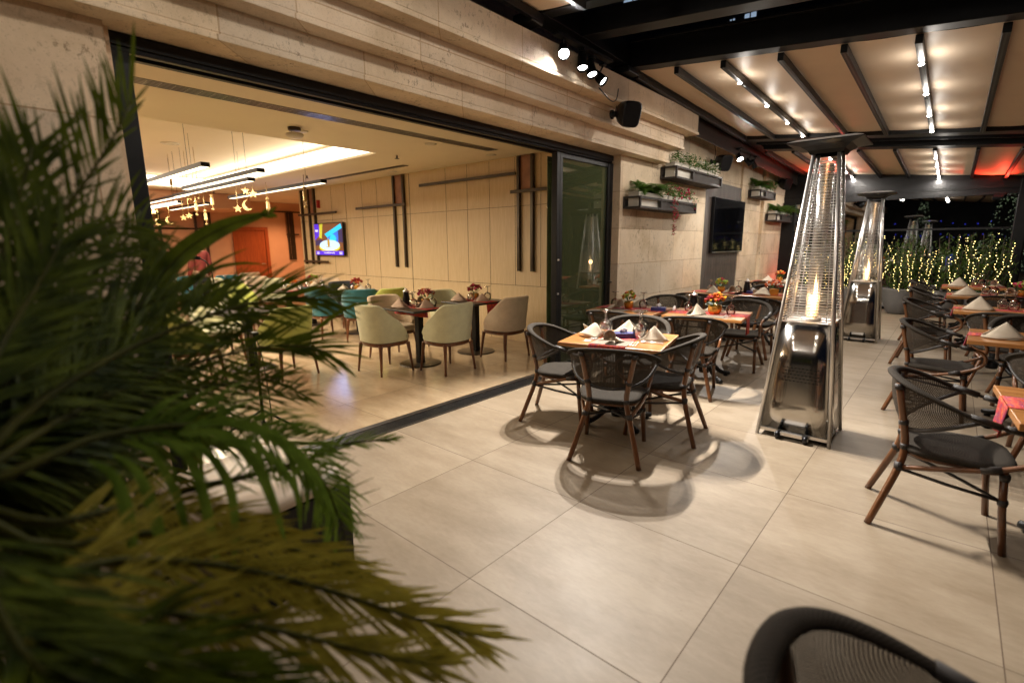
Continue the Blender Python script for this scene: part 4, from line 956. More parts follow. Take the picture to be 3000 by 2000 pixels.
def posy(k_, u, v, cols, potmat, label, seed, potr=0.045, poth=0.075, square=False, n=46, rad=0.075):
    t_ = thing('flower_posy', label, 'flowers', at_t(k_, u, v), TP[k_][2] + 0.3, 'small pots of flowers on tables'); t_.scale = (1.25, 1.25, 1.25)
    if square:
        MB().box(-potr, potr, -potr, potr, 0, poth).build('pot', potmat, t_, bev=0.006)
    else:
        MB().lathe([(potr * 0.72, 0), (potr, poth * 0.4), (potr * 1.05, poth * 0.8), (potr * 0.9, poth), (potr * 0.8, poth), (potr * 0.8, poth - 0.01), (0, poth - 0.012)], 16).build('pot', potmat, t_)
    for c_, mb in blooms(seed, rad, poth + 0.035, n, cols, None).items(): mb.build('blossoms', c_, t_)
    rg = random.Random(seed + 1); mb = MB()
    for q in range(26):
        a = rg.uniform(0, 2 * PI); el = rg.uniform(-0.1, 0.9); d = Vector((math.cos(a) * math.cos(el), math.sin(a) * math.cos(el), math.sin(el))); p = Vector((0, 0, poth)) + d * 0.02; s_ = d.cross(Vector((0, 0, 1))).normalized() * 0.011; ln = rg.uniform(0.05, rad + 0.02)
        mb.add([p, p + d * ln * 0.5 + s_, p + d * ln, p + d * ln * 0.5 - s_], [(0, 1, 2, 3)])
    mb.build('leaves', 'leaf_mid', t_)
    return t_
def runner(k_, u0, u1, v0, v1, label, drop=None, along='u'):
    """flat runner on the table with an optional end hanging over the side"""
    t_ = thing('table_runner', label, 'table runner', at_t(k_, 0, 0, 0.7515 if len(TP[k_]) < 4 else TP[k_][3] + 0.0005), TP[k_][2], 'patterned red table runners')
    mb = MB(); rows = []
    for i in range(13):
        a = u0 + (u1 - u0) * i / 12; rows.append([Vector((a, v0 + (v1 - v0) * j / 6, 0.0012 + 0.0008 * math.sin(i * 2 + j))) for j in range(7)])
    if along == 'v': rows = [[Vector((p.x, p.y, p.z)) for p in r_] for r_ in rows]
    mb.grid(rows)
    if drop:
        side, ln = drop
        rows = []
        for i in range(9):
            q = i / 8 * ln; row = []
            for j in range(9):
                f_ = j / 8; wob = 0.012 * math.sin(f_ * 9 + q * 12) * min(1, q * 8)
                if side == 'u+': row.append(Vector((u1 + 0.004 + wob + q * 0.05, v0 + (v1 - v0) * f_ * (1 - 0.12 * q / ln) , 0.0015 - q)))
                elif side == 'u-': row.append(Vector((u0 - 0.004 - wob - q * 0.05, v0 + (v1 - v0) * f_, 0.0015 - q)))
                else: row.append(Vector((u0 + (u1 - u0) * f_, v0 - 0.004 - wob - q * 0.03, 0.0015 - q)))
            rows.append(row)
        mb.grid(rows)
    mb.build('cloth', 'runner_cloth', t_, solid=0.002)
    return t_
def placemat(k_, u, v, label, w_=0.30, d_=0.21):
    x, y, z = at_t(k_, u, v); o = MB().box(-w_ / 2, w_ / 2, -d_ / 2, d_ / 2, 0, 0.002).build('placemat', 'placemat', None, (x, y, z + 0.0035)); o.rotation_euler = (0, 0, TP[k_][2])
    return tag(o, label, 'placemat', 'brown placemats')
def cutlery(k_, u, v, label, rot=0):
    x, y, z = at_t(k_, u, v); t_ = thing('cutlery_set', label, 'cutlery', (x, y, z + 0.0065), TP[k_][2] + rot, 'cutlery sets')
    for q, nm in ((-0.02, 'fork'), (0.0, 'knife'), (0.02, 'spoon')):
        mb = MB(); mb.tube([(q, -0.09, 0.002), (q, 0.0, 0.005), (q, 0.06, 0.002)], [0.004, 0.0025, 0.003], 6, flat=0.5)
        mb.tube([(q, 0.055, 0.003), (q, 0.075, 0.004), (q, 0.095, 0.003)], [0.003, 0.009 if nm != 'knife' else 0.006, 0.004], 8, 2, flat=0.35); mb.build(nm, 'bright_steel', t_)
    return t_
def tissue(k_, u, v, label, rot=0.3):
    t_ = thing('tissue_box', label, 'tissue box', at_t(k_, u, v), TP[k_][2] + rot, 'blue tissue boxes')
    MB().box(-0.085, 0.085, -0.05, 0.05, 0, 0.045).build('box', 'tissue_blue', t_, bev=0.004)
    mb = MB(); mb.grid([[Vector((-0.03 + 0.06 * i / 6 + 0.006 * math.sin(j * 2), 0.018 * math.sin(i * 1.3 + j), 0.045 + 0.045 * j / 4 * (1 - 0.3 * abs(i / 3 - 1)))) for j in range(5)] for i in range(7)]); mb.build('tissue', 'paper_white', t_, solid=0.002)
def salt(k_, u, v, label):
    t_ = thing('salt_shaker', label, 'salt shaker', at_t(k_, u, v), 0, 'white salt shakers')
    MB().lathe([(0.018, 0), (0.022, 0.02), (0.017, 0.05), (0.012, 0.062), (0.0, 0.068)], 14).build('body', 'white_ceramic', t_)
def bottle(k_, u, v, label):
    t_ = thing('water_pitcher', label, 'pitcher', at_t(k_, u, v), 0.5, 'black pitchers')
    MB().lathe([(0.045, 0), (0.05, 0.06), (0.046, 0.12), (0.036, 0.16), (0.04, 0.185)], 18).build('body', 'black_gloss', t_)
    MB().lathe([(0.042, 0.186), (0.038, 0.20), (0.012, 0.21), (0.016, 0.225), (0.0, 0.235)], 16).build('lid', 'bright_steel', t_)
    MB().tube([(0.04, 0, 0.16), (0.085, 0, 0.15), (0.085, 0, 0.07), (0.045, 0, 0.05)], 0.007, 7, 4).build('handle', 'black_gloss', t_)
# front square table
runner('A', -0.15, 0.15, -0.378, 0.378, 'patterned red runner under the place settings of the front square table', ('v-', 0.05))
placemat('A', 0.0, -0.24, 'brown placemat at the camera side of the front square table')
placemat('A', 0.0, 0.26, 'brown placemat at the far side of the front square table')
napkin('A', -0.245, -0.03, 2, R(-20), 'napkin leaning on the door side of the front square table')
napkin('A', -0.01, -0.25, 1, R(10), 'rolled napkin standing nearest the camera on the front square table')
napkin('A', 0.28, 0.02, 0, R(15), 'large pointed napkin on the heater side of the front square table')
napkin('A', 0.0, 0.27, 0, R(175), 'pointed napkin farthest from the camera on the front square table', s_=1.0)
for (u, v, lb) in ((-0.19, 0.20, 'upturned glass at the left rear of the front square table'), (0.13, 0.20, 'upturned glass at the right rear of the front square table'), (-0.16, 0.08, 'upturned glass in the middle left of the front square table'), (0.15, 0.06, 'upturned glass in the middle right of the front square table')): goblet('A', u, v, lb, 1.12)
tissue('A', 0.02, 0.03, 'blue tissue box with white tissue in the middle of the front square table', 0.5)
cutlery('A', 0.185, -0.25, 'bright cutlery right of the rolled napkin on the front square table', 0.1)
cutlery('A', -0.19, -0.22, 'bright cutlery left of the rolled napkin on the front square table', -0.1)
cutlery('A', 0.30, -0.12, 'cutlery before the large pointed napkin on the front square table', 1.5)
cutlery('A', -0.30, 0.10, 'cutlery behind the leaning napkin on the front square table', 1.5)
# second row
runner('B', -0.42, 0.43, -0.13, 0.13, 'red runner on the wall end of the second table row')
runner('C', -0.42, 0.42, -0.13, 0.13, 'red runner with its patterned end hanging off the second table row', ('u+', 0.20))
placemat('B', -0.1, -0.25, 'brown placemat before the first napkin of the second table row'); placemat('C', 0.08, -0.25, 'brown placemat before the orange flowers of the second table row')
napkin('B', -0.12, -0.12, 1, R(60), 'upright napkin beside the fruit coloured posy at the wall')
napkin('B', 0.02, 0.25, 0, R(170), 'napkin at the wall side between posy and glasses')
napkin('C', -0.08, -0.20, 0, R(60), 'narrow pointed napkin left of the orange flower pot')
napkin('C', 0.02, 0.26, 0, R(180), 'napkin behind the orange flower pot')
posy('B', -0.02, -0.02, ['bloom_red', 'bloom_yellow', 'bloom_lime', 'bloom_orange'], 'brass_glass', 'round posy of red, yellow and green on the wall end of the second row', 5, rad=0.07)
posy('C', 0.08, -0.04, ['bloom_orange', 'bloom_yellow', 'bloom_orange', 'bloom_red'], 'brass_glass', 'bright orange and yellow flowers in an amber pot on the second table row', 9, 0.058, 0.085, rad=0.085, n=60)
for k_, u, v, lb in (('B', -0.22, 0.02, 'upturned glass left of the fruit coloured posy'), ('B', 0.12, 0.10, 'upturned glass right of the fruit coloured posy'), ('C', 0.24, 0.02, 'upturned glass right of the orange flower pot'), ('C', -0.24, 0.10, 'upturned glass beside the black pitcher of the second row')): goblet(k_, u, v, lb)
tissue('B', 0.36, -0.02, 'blue tissue box on the second table row', 0.2); salt('C', -0.38, 0.0, 'white salt shaker beside the blue tissue box of the second row')
bottle('C', -0.20, 0.16, 'black pitcher left of the orange flower pot')
cutlery('C', 0.24, -0.22, 'cutlery right of the amber pot of the second row'); cutlery('B', 0.16, -0.22, 'cutlery right of the first napkin of the second row')
# under the television
runner('D', -0.40, 0.30, -0.13, 0.13, 'red runner at the wall end under the television'); runner('E', -0.30, 0.40, -0.13, 0.13, 'red runner behind the big heater')
posy('D', 0.05, 0.0, ['bloom_red', 'bloom_lime', 'bloom_yellow', 'bloom_lime'], 'brass_glass', 'red and green posy before the dark television panel', 15)
posy('E', 0.15, -0.02, ['bloom_orange', 'bloom_red', 'bloom_white', 'bloom_pink'], 'brass_glass', 'orange and white flowers in a square amber pot near the heater', 19, 0.05, 0.075, True, 60, 0.1)
for k_, u, v, kd, rt_, lb in (('D', 0.0, -0.22, 0, 0.1, 'napkin before the red and green posy'), ('D', 0.24, -0.12, 1, 0.5, 'rolled napkin right of the red and green posy'), ('E', 0.02, -0.2, 2, 0.2, 'napkin left of the square amber pot'), ('E', 0.36, -0.05, 1, 0.2, 'rolled napkin right of the square amber pot'), ('E', 0.38, 0.2, 0, 0.2, 'napkin behind the rolled one near the heater')): napkin(k_, u, v, kd, rt_, lb)
goblet('D', -0.12, 0.0, 'upturned glass left of the red and green posy'); goblet('D', 0.3, 0.05, 'upturned glass beside the pitcher under the television'); goblet('E', 0.0, 0.1, 'upturned glass left of the square amber pot')
bottle('D', 0.42, 0.08, 'black pitcher standing before the television panel'); tissue('E', -0.16, 0.0, 'blue tissue box left of the square amber pot', 0.2); salt('E', 0.0, -0.05, 'white salt shaker left of the square amber pot')
runner('F', -0.4, 0.4, -0.13, 0.13, 'red runner on the farthest table along the wall')
posy('F', 0.1, 0, ['bloom_orange', 'bloom_lime', 'bloom_red'], 'brass_glass', 'orange and green posy on the farthest table along the wall', 23)
napkin('F', -0.1, -0.1, 0, 0.3, 'napkin left of the farthest posy'); napkin('F', 0.27, -0.05, 0, 0.5, 'napkin right of the farthest posy')
# right row
runner('G', -0.42, 0.40, -0.12, 0.12, 'brightly lit red and violet runner hanging off the table at the right edge', ('u-', 0.16))
placemat('G', -0.05, -0.26, 'brown placemat on the table at the right edge'); napkin('G', -0.02, -0.1, 2, 0.4, 'napkin on the table at the right edge'); cutlery('G', -0.22, -0.26, 'cutlery on the table at the right edge', 1.2)
for k_, who in (('H', 'second'), ('I', 'third'), ('J', 'fourth'), ('K', 'last')):
    runner(k_, -0.42, 0.42, -0.10, 0.10, 'red runner hanging off the %s table of the right row' % who, ('u-', 0.12))
    napkin(k_, -0.20, -0.10, 0, R(2), 'broad pointed napkin at the aisle corner of the %s right row table' % who, s_=1.25)
    goblet(k_, 0.10, 0.05, 'upturned glass at the middle of the %s right row table' % who, 1.1); goblet(k_, 0.02, 0.16, 'upturned glass behind the middle one on the %s right row table' % who, 1.1)
    napkin(k_, 0.28, 0.12, 1, R(-15), 'rolled napkin beyond the glasses of the %s right row table' % who)
goblet('H', 0.18, -0.08, 'front upturned glass on the second right row table', 1.1)
posy('I', 0.36, 0.0, ['bloom_orange', 'bloom_lime', 'bloom_orange', 'bloom_red'], 'brass_glass', 'orange and lime flowers on the third right row table', 31, rad=0.10, n=60)
posy('J', 0.40, 0.1, ['bloom_red', 'bloom_magenta', 'bloom_lime'], 'brass_glass', 'crimson flowers on the fourth right row table', 33, rad=0.09)

# ------------------------------------------------------------------ pyramid heaters
def heater(x, y, label, big=True):
    t_ = thing('patio_heater', label, 'patio heater', (x, y, 0), 0, 'pyramid patio heaters')
    B, T_, H_ = 0.255, 0.080, 2.20
    hw = lambda z: B + (T_ - B) * z / H_
    for sx in (-1, 1):
        for sy in (-1, 1):
            mb = MB(); mb.tube([(sx * hw(0), sy * hw(0), 0.0), (sx * hw(H_), sy * hw(H_), H_)], 0.0145, 10); mb.build('post', 'bright_steel', t_)
    z0, z1 = 0.07, 0.93
    for k in range(4):
        M_ = Matrix.Rotation(k * PI / 2, 4, 'Z'); mb = MB(); q = 0.012
        P = [[Vector((a * (hw(z) - 0.018), -(hw(z) + 0.001), z)) for a in (-1, -0.33, 0.33, 1)] for z in (z0, 0.3, 0.6, z1)]
        mb.grid([[M_ @ p for p in r_] for r_ in P]); pn = mb.build('side_panel', 'stainless', t_, solid=0.004)
        mb = MB()
        for r_ in range(5):
            for c_ in range(10):
                zz = 0.47 + r_ * 0.026; xx = -0.12 + c_ * 0.0265 + (0.013 if r_ % 2 else 0); yy = -(hw(zz) + 0.0042)
                mb.box(xx, xx + 0.017, yy, yy + 0.002, zz, zz + 0.006, M_)
        mb.build('louvres', 'black_metal', pn)
        mb = MB()
        for i in range(54):
            zz = 0.965 + i * 0.0215; h_ = hw(zz) - 0.008
            mb.tube([M_ @ Vector((-h_, -hw(zz) - 0.004, zz)), M_ @ Vector((h_, -hw(zz) - 0.004, zz))], 0.0029, 4)
        for a in (-0.75, 0.75):
            mb.tube([M_ @ Vector((a * hw(0.95), -hw(0.95) - 0.001, 0.95)), M_ @ Vector((a * hw(2.05), -hw(2.05) - 0.001, 2.05))], 0.003, 4)
        for zz in (0.945, 1.50, 2.13):
            mb.tube([M_ @ Vector((-hw(zz), -hw(zz) - 0.002, zz)), M_ @ Vector((hw(zz), -hw(zz) - 0.002, zz))], 0.004, 5)
        mb.build('guard_grille', 'bright_steel', t_)
    h_ = hw(0.93) - 0.004; mb = MB(); mb.box(-h_, h_, -h_, h_, 0.925, 0.935); mb.lathe([(0.07, 0.936), (0.07, 0.955), (0.055, 0.96)], 20); mb.build('burner_plate', 'bright_steel', t_)
    MB().lathe([(0.048, 0.96), (0.048, 2.12)], 24).build('glass_tube', 'tube_glass', t_)
    mb = MB(); mb.lathe([(0.003, 0.0), (0.010, 0.04), (0.008, 0.09), (0.012, 0.14), (0.007, 0.20), (0.008, 0.24), (0.003, 0.29), (0.0005, 0.33)], 14)
    mb.lathe([(0.002, 0.0), (0.006, 0.05), (0.003, 0.12), (0.006, 0.19), (0.0004, 0.27)], 10, (0.014, 0.006, 0.01)); mb.lathe([(0.002, 0.0), (0.005, 0.04), (0.0004, 0.13)], 10, (-0.014, -0.004, 0.0))
    mb.build('flame', 'flame', t_, loc=(0.005, 0.003, 0.975))
    light('POINT', 'flame_light', t_, (0, 0, 1.15), 5, (1, 0.55, 0.22), shadow_soft_size=0.04)
    mb = MB()
    def ring(h2, z): return [Vector((-h2, -h2, z)), Vector((h2, -h2, z)), Vector((h2, h2, z)), Vector((-h2, h2, z)), Vector((-h2, -h2, z))]
    mb.grid([ring(0.105, 2.185), ring(0.12, 2.21), ring(0.16, 2.238), ring(0.240, 2.257), ring(0.242, 2.262), ring(0.18, 2.282), ring(0.001, 2.30)], False)
    mb.build('hood', 'black_metal', t_)
    MB().grid([ring(0.236, 2.2645), ring(0.18, 2.2845), ring(0.001, 2.3025)], False).build('hood_top', 'bright_steel', t_, solid=0.002)
    mb = MB(); mb.box(-0.245, 0.245, -0.245, 0.245, 0.035, 0.06); mb.build('base_plate', 'bright_steel', t_)
    mb = MB(); mb.tube([(-0.10, -0.275, 0.045), (0.10, -0.275, 0.045)], 0.012, 8); mb.box(-0.075, 0.075, -0.29, -0.262, 0.035, 0.062); mb.build('wheel_axle', 'bright_steel', t_)
    for s_ in (-1, 1):
        mb = MB(); mb.tube([(s_ * 0.085, -0.277, 0.032), (s_ * 0.112, -0.277, 0.032)], 0.031, 16); w_ = mb.build('wheel', 'dark_grille', t_)
        MB().tube([(s_ * 0.112, -0.277, 0.032), (s_ * 0.117, -0.277, 0.032)], 0.016, 12).build('hub', 'bright_steel', w_)
    return t_
heater(0.745, 3.085, 'tall stainless steel pyramid heater in the middle of the terrace')
heater(0.55, 8.20, 'smaller looking stainless pyramid heater near the planted pots')

# ------------------------------------------------------------------ wall planters
rp = random.Random(77)
def leafspray(mb, p, d, n, L_, w_, droop):
    """fern frond: rachis with pairs of leaflets"""
    p = Vector(p); d = Vector(d).normalized(); pts = []
    for i in range(n): pts.append(p.copy()); p = p + d * (L_ / n); d = (d + Vector((0, 0, -droop))).normalized()
    for i in range(1, n):
        T = (pts[i] - pts[i - 1]).normalized(); s_ = T.cross(Vector((0, 0, 1)))
        s_ = s_.normalized() if s_.length > 0.1 else Vector((1, 0, 0)); ln = w_ * math.sin(PI * min(1, (i + 0.6) / (n + 0.3)))
        for g in (-1, 1):
            q = pts[i] + s_ * g * ln + T * ln * 0.45 - Vector((0, 0, ln * 0.25)); mb.add([pts[i] - T * 0.010, q, pts[i] + T * 0.012], [(0, 1, 2)])
def leaves(mb, c, n, r_, s0, rg):
    for k in range(n):
        d = Vector((rg.gauss(0, 1) * r_[0], rg.gauss(0, 1) * r_[1], rg.gauss(0, 1) * r_[2])); p = Vector(c) + d
        a = Vector((rg.uniform(-1, 1), rg.uniform(-1, 1), rg.uniform(-0.7, 0.7))).normalized() * s0; b2 = a.cross(Vector((rg.uniform(-1, 1), rg.uniform(-1, 1), 1))).normalized() * s0 * 0.5
        mb.add([p - a, p + b2, p + a, p - b2], [(0, 1, 2, 3)])
def wall_planter(label, y0, y1, z0, z1, plants):
    xw = -1.858; xf = -1.60
    t_ = thing('wall_planter', label, 'wall planter', (xw, y0, z0), 0, 'dark wooden planter boxes on the stone wall')
    l_ = y1 - y0; h_ = z1 - z0; mb = MB(); d_ = xf - xw
    mb.box(0.002, 0.03, 0, l_, 0, h_)
    for yy in (0.0, l_ - 0.03): mb.box(d_ - 0.03, d_, yy, yy + 0.03, 0, h_); mb.box(0.03, d_ - 0.03, yy, yy + 0.03, h_ - 0.025, h_); mb.box(0.03, d_ - 0.03, yy, yy + 0.03, 0, 0.025)
    mb.box(d_ - 0.03, d_, l_ / 3 - 0.02, l_ / 3 + 0.02, 0.001, h_ - 0.001)
    mb.box(d_ - 0.026, d_ - 0.004, 0.03, l_ - 0.03, h_ - 0.03, h_ - 0.001); mb.box(d_ - 0.026, d_ - 0.004, 0.03, l_ - 0.03, 0.0, 0.03)
    mb.box(d_ - 0.040, d_ - 0.027, l_ * 0.34, l_ - 0.03, 0.03, h_ - 0.03)
    mb.build('frame', 'planter_wood', t_, bev=0.003)
    mb = MB(); n = int(l_ / 0.10)
    for i in range(n): mb.box(0.032, d_ - 0.032, 0.04 + i * 0.10, 0.095 + i * 0.10, 0.001, 0.012)
    mb.build('base_slats', 'planter_wood', t_)
    pots = []
    for i in range(2):
        a = 0.05 + i * (l_ - 0.06) / 2; b2 = a + (l_ - 0.14) / 2
        tr_ = thing('flower_trough', ('white trough in the near half of the ', 'white trough in the far half of the ')[i] + label.split(' beside')[0].split(' above')[0].split(' right')[0], 'trough', (xw, y0 + a, z0 + 0.014), 0, 'white plant troughs in the wall planters')
        w2 = b2 - a; mb = MB(); mb.box(0.05, d_ - 0.055, 0, w2, 0, h_ + 0.03); mb.box(0.042, d_ - 0.047, -0.006, w2 + 0.006, h_ + 0.0305, h_ + 0.045); mb.build('trough_body', 'white_plastic', tr_, bev=0.006)
        MB().box(0.06, d_ - 0.065, 0.01, w2 - 0.01, h_ + 0.0455, h_ + 0.05).build('soil', 'soil', tr_)
        kind = plants[i]; gl = MB(); zt = h_ + 0.05; xc = d_ / 2
        if kind[0] == 'fern':
            for q in range(60):
                a2 = rp.uniform(0, 2 * PI); leafspray(gl, (xc, w2 / 2 + rp.uniform(-w2 * 0.3, w2 * 0.3), zt), (0.7 * math.cos(a2) + 0.25, math.sin(a2), rp.uniform(0.5, 1.4)), 14, rp.uniform(0.24, 0.46), 0.075, 0.12)
            gl.build('fronds', 'leaf_mid', tr_)
        else:
            for q in range(16): leaves(gl, (xc + rp.uniform(0, 0.08), w2 * (q + 0.5) / 16, zt + rp.uniform(0.0, 0.09)), 22, (0.045, 0.03, 0.045), 0.022, rp)
            for q in range(9):
                p = Vector((xc, w2 * rp.random(), zt)); d = Vector((rp.uniform(0, 0.5), rp.uniform(-0.3, 0.3), rp.uniform(0.6, 1))).normalized()
                for s_ in range(8):
                    p = p + d * 0.024; leaves(gl, p, 2, (0.012, 0.012, 0.01), 0.016, rp); d = (d + Vector((0.05, rp.uniform(-0.12, 0.12), -0.06))).normalized()
            gl.build('foliage', 'leaf_mid', tr_)
            fl = MB()
            for q in range(kind[1]):
                p = (xc + rp.uniform(-0.02, 0.13), w2 * rp.random(), zt + rp.uniform(-0.02, 0.16)); fl.ico(p, rp.uniform(0.010, 0.018), 0.8); leaves(fl, p, 5, (0.008, 0.008, 0.008), 0.014, rp)
            fl.build('blossoms', kind[2], tr_)
            if kind[0] == 'trail':
                v_ = MB(); vf = MB()
                for (yy, ln) in ((0.05, 0.62), (0.12, 0.40), (0.0, 0.25), (w2 - 0.1, 0.22)):
                    p = Vector((d_ - 0.01, yy, zt)); pts = []
                    for s_ in range(int(ln / 0.02)):
                        pts.append(p.copy()); p = p + Vector((0.006 if s_ < 4 else 0.0, rp.uniform(-0.006, 0.01), -0.02 if s_ > 2 else 0.005))
                        leaves(v_, p, 2 if s_ % 3 else 4, (0.018, 0.018, 0.01), 0.015, rp)
                        if s_ > 4 and rp.random() < 0.5: leaves(vf, p, 7, (0.015, 0.016, 0.012), 0.016, rp)
                v_.build('foliage', 'leaf_mid', tr_); vf.build('blossoms', kind[2], tr_)
    return t_
wall_planter('lower planter box beside the glass door, with fern and magenta flowers', 4.70, 6.60, 2.00, 2.155, (('fern',), ('trail', 40, 'bloom_magenta')))
wall_planter('upper planter box above the television edge, with white flowers', 5.78, 7.66, 2.47, 2.645, (('low', 6, 'bloom_white'), ('low', 55, 'bloom_white')))
wall_planter('third planter box right of the outdoor television', 10.0, 11.14, 2.47, 2.63, (('fern',), ('low', 20, 'bloom_magenta')))
wall_planter('farthest planter box beside the tall heater', 11.4, 12.85, 2.03, 2.20, (('fern',), ('fern',)))

# outdoor television on its dark panel
tp = tag(MB().box(-1.899, -1.868, 7.66, 9.60, 0.0, 2.63).build('wall_cladding', 'tv_panel', None, bev=0.003), 'tall dark wooden panel behind the outdoor television', 'wall panel')
t_ = thing('television', 'black switched off television on the dark terrace wall panel', 'television', (-1.867, 8.83, 1.865))
MB().box(0.002, 0.065, -0.87, 0.87, -0.50, 0.50).build('case', 'black_gloss', t_, bev=0.006)
MB().box(0.0655, 0.067, -0.855, 0.855, -0.48, 0.485).build('screen', 'screen_black', t_)
MB().box(0.0655, 0.068, -0.86, 0.86, -0.499, -0.487).build('trim', 'bright_steel', t_)
# wall speakers
def speaker(label, y, z, x=-1.575, big=1.0, cab=None):
    t_ = thing('wall_speaker', label, 'speaker', (x, y, z), 0, 'black wall speakers'); t_.scale = (big, big, big)
    mb = MB(); mb.lathe([(0.0, 0.001), (0.05, 0.0), (0.05, 0.018), (0.03, 0.022), (0.03, 0.09)], 12, M=Matrix.Rotation(PI / 2, 4, 'Y')); mb.build('bracket', 'black_metal', t_)
    M_ = Matrix.Translation((0.20, -0.02, -0.02)) @ Matrix.Rotation(R(-28), 4, 'Z') @ Matrix.Rotation(R(20), 4, 'Y')
    rows = []
    for (xx, hy, hz) in ((-0.13, 0.02, 0.04), (-0.12, 0.06, 0.075), (-0.02, 0.095, 0.115), (0.09, 0.115, 0.135), (0.115, 0.112, 0.13), (0.118, 0.10, 0.12)):
        row = []
        for k in range(25):
            a = 2 * PI * k / 24; c_, s_ = math.cos(a), math.sin(a); row.append(M_ @ Vector((xx, hy * math.copysign(abs(c_) ** 0.45, c_), hz * math.copysign(abs(s_) ** 0.45, s_))))
        rows.append(row)
    mb = MB(); mb.grid(rows); n_ = 24; mb.add([p for p in rows[-1][:24]], [tuple(range(24))]); mb.add([p for p in rows[0][:24]], [tuple(range(24))[::-1]]); mb.build('cabinet', 'black_gloss', t_)
    MB().tube([(0.05, 0, 0.02), (0.07, 0.01, 0.16), (0.04, 0.03, 0.30), (0.10, -0.02, 0.40)] if cab is None else cab, 0.006, 6, 4).build('cable', 'cable_black', t_)
speaker('large black wall speaker hanging from a cable under the spotlights', 3.86, 2.98, x=-1.575)
speaker('black wall speaker beside the second spotlight cluster', 7.75, 2.93, x=-1.85)
speaker('far black wall speaker beside the end column', 12.0, 2.93, x=-1.85)
# spotlight clusters
def spot(label, loc, aim, power, mat, sz=62, blend=0.6, r_=0.04, mount=0.14, col=(1, 0.94, 0.86)):
    t_ = thing('spotlight', label, 'spotlight', loc, 0, 'black wall spotlights')
    q = Vector(aim).normalized().to_track_quat('Z', 'Y').to_matrix().to_4x4()
    MB().lathe([(0.0, -0.15), (0.035, -0.145), (0.042, -0.12), (0.050, -0.01), (0.055, 0.02), (0.052, 0.022), (0.046, -0.004)], 20, M=q).build('housing', 'black_metal', t_)
    MB().lathe([(0.0, 0.0), (0.044, 0.0), (0.0445, -0.004)][::-1], 20, M=q).build('lens', mat, t_)
    mb = MB(); b_ = -Vector(aim).normalized() * 0.07; mb.tube([tuple(b_), (0.0, 0, mount)], 0.008, 6); mb.box(-0.03, 0.03, -0.03, 0.03, mount, mount + 0.02); mb.build('bracket', 'black_metal', t_)
    light('SPOT', 'spot_lamp', t_, Vector(aim).normalized() * 0.03, power, col, spot_size=R(sz), spot_blend=blend, shadow_soft_size=0.014, aim=aim)
    return t_
spot('blinding white floodlight on the wall bracket, nearest of the cluster', (-1.36, 2.62, 3.25), (2.4, -2.6, -3.4), 130, 'flood_lens', 120, 0.8, r_=0.06)
spot('black spotlight right of the blinding floodlight', (-1.36, 2.93, 3.21), (0.9, -0.9, -3.1), 500, 'spot_lens', 80, 0.5)
spot('black spotlight in the middle of the front cluster, lens down', (-1.36, 3.10, 3.19), (1.3, -0.7, -3.1), 500, 'spot_lens', 80, 0.5)
spot('last black spotlight of the front cluster, beside the dangling cable', (-1.36, 3.30, 3.17), (3.2, 0.5, -3.1), 520, 'spot_lens', 85, 0.5)
MB_ = MB(); MB_.box(-1.40, -1.33, 2.5, 3.45, 3.372, 3.395); tag(MB_.build('spotlight_rail', 'black_metal', None), 'black rail carrying the front spotlight cluster', 'rail')
spot('bright spotlight of the second cluster beside the wall speaker', (-1.55, 8.35, 3.02), (2.2, -2.0, -3.0), 260, 'flood_lens', 110, 0.6, mount=0.17)
spot('black spotlight right of the bright one in the second cluster', (-1.55, 8.95, 3.0), (2.6, 1.0, -3.0), 200, 'spot_lens', 90, 0.6, mount=0.17)
spot('last black spotlight of the second cluster', (-1.55, 9.25, 2.98), (1.2, 1.2, -3.0), 160, 'spot_lens', 90, 0.6, mount=0.17)
MB_ = MB(); MB_.box(-1.59, -1.51, 8.2, 9.4, 3.17, 3.19); tag(MB_.build('spotlight_rail', 'black_metal', None), 'black rail carrying the second spotlight cluster', 'rail')
t_ = thing('loose_cable', 'thin black cable looping from the last front spotlight to the speaker', 'cable', (-1.36, 3.3, 3.1))
MB().tube([(0.02, -0.1, -0.02), (0.03, 0.12, -0.10), (0.02, 0.25, -0.06), (0.0, 0.32, 0.06)], 0.006, 6, 5).build('cable', 'cable_black', t_)
# red floods that colour the far roof
def red_flood(label, loc, aim, p_):
    t_ = thing('red_floodlight', label, 'floodlight', loc, 0, 'red floodlights')
    q = Vector(aim).normalized().to_track_quat('Z', 'Y').to_matrix().to_4x4()
    mb = MB(); mb.box(-0.09, 0.09, -0.06, 0.06, -0.06, 0.0, q); mb.build('housing', 'black_metal', t_)
    light('SPOT', 'flood_lamp', t_, Vector(aim).normalized() * 0.03, p_, (1, 0.06, 0.03), spot_size=R(100), spot_blend=0.9, shadow_soft_size=0.05, aim=aim)
red_flood('red floodlight on the end wall header shining on the roof', (2.1, 12.9, 2.45), (-0.4, -0.8, 1.0), 60)
red_flood('red floodlight on the terrace post at the right, out of the photo', (4.2, 7.4, 2.3), (-1.0, -0.9, 0.9), 35)
red_flood('red floodlight low beside the end column shining up the stone wall', (-1.3, 12.75, 0.1), (-0.45, -0.35, 1.0), 28)
red_flood('red floodlight on the end wall header near the stone wall', (-0.9, 12.9, 2.45), (0.1, -0.9, 1.0), 60)

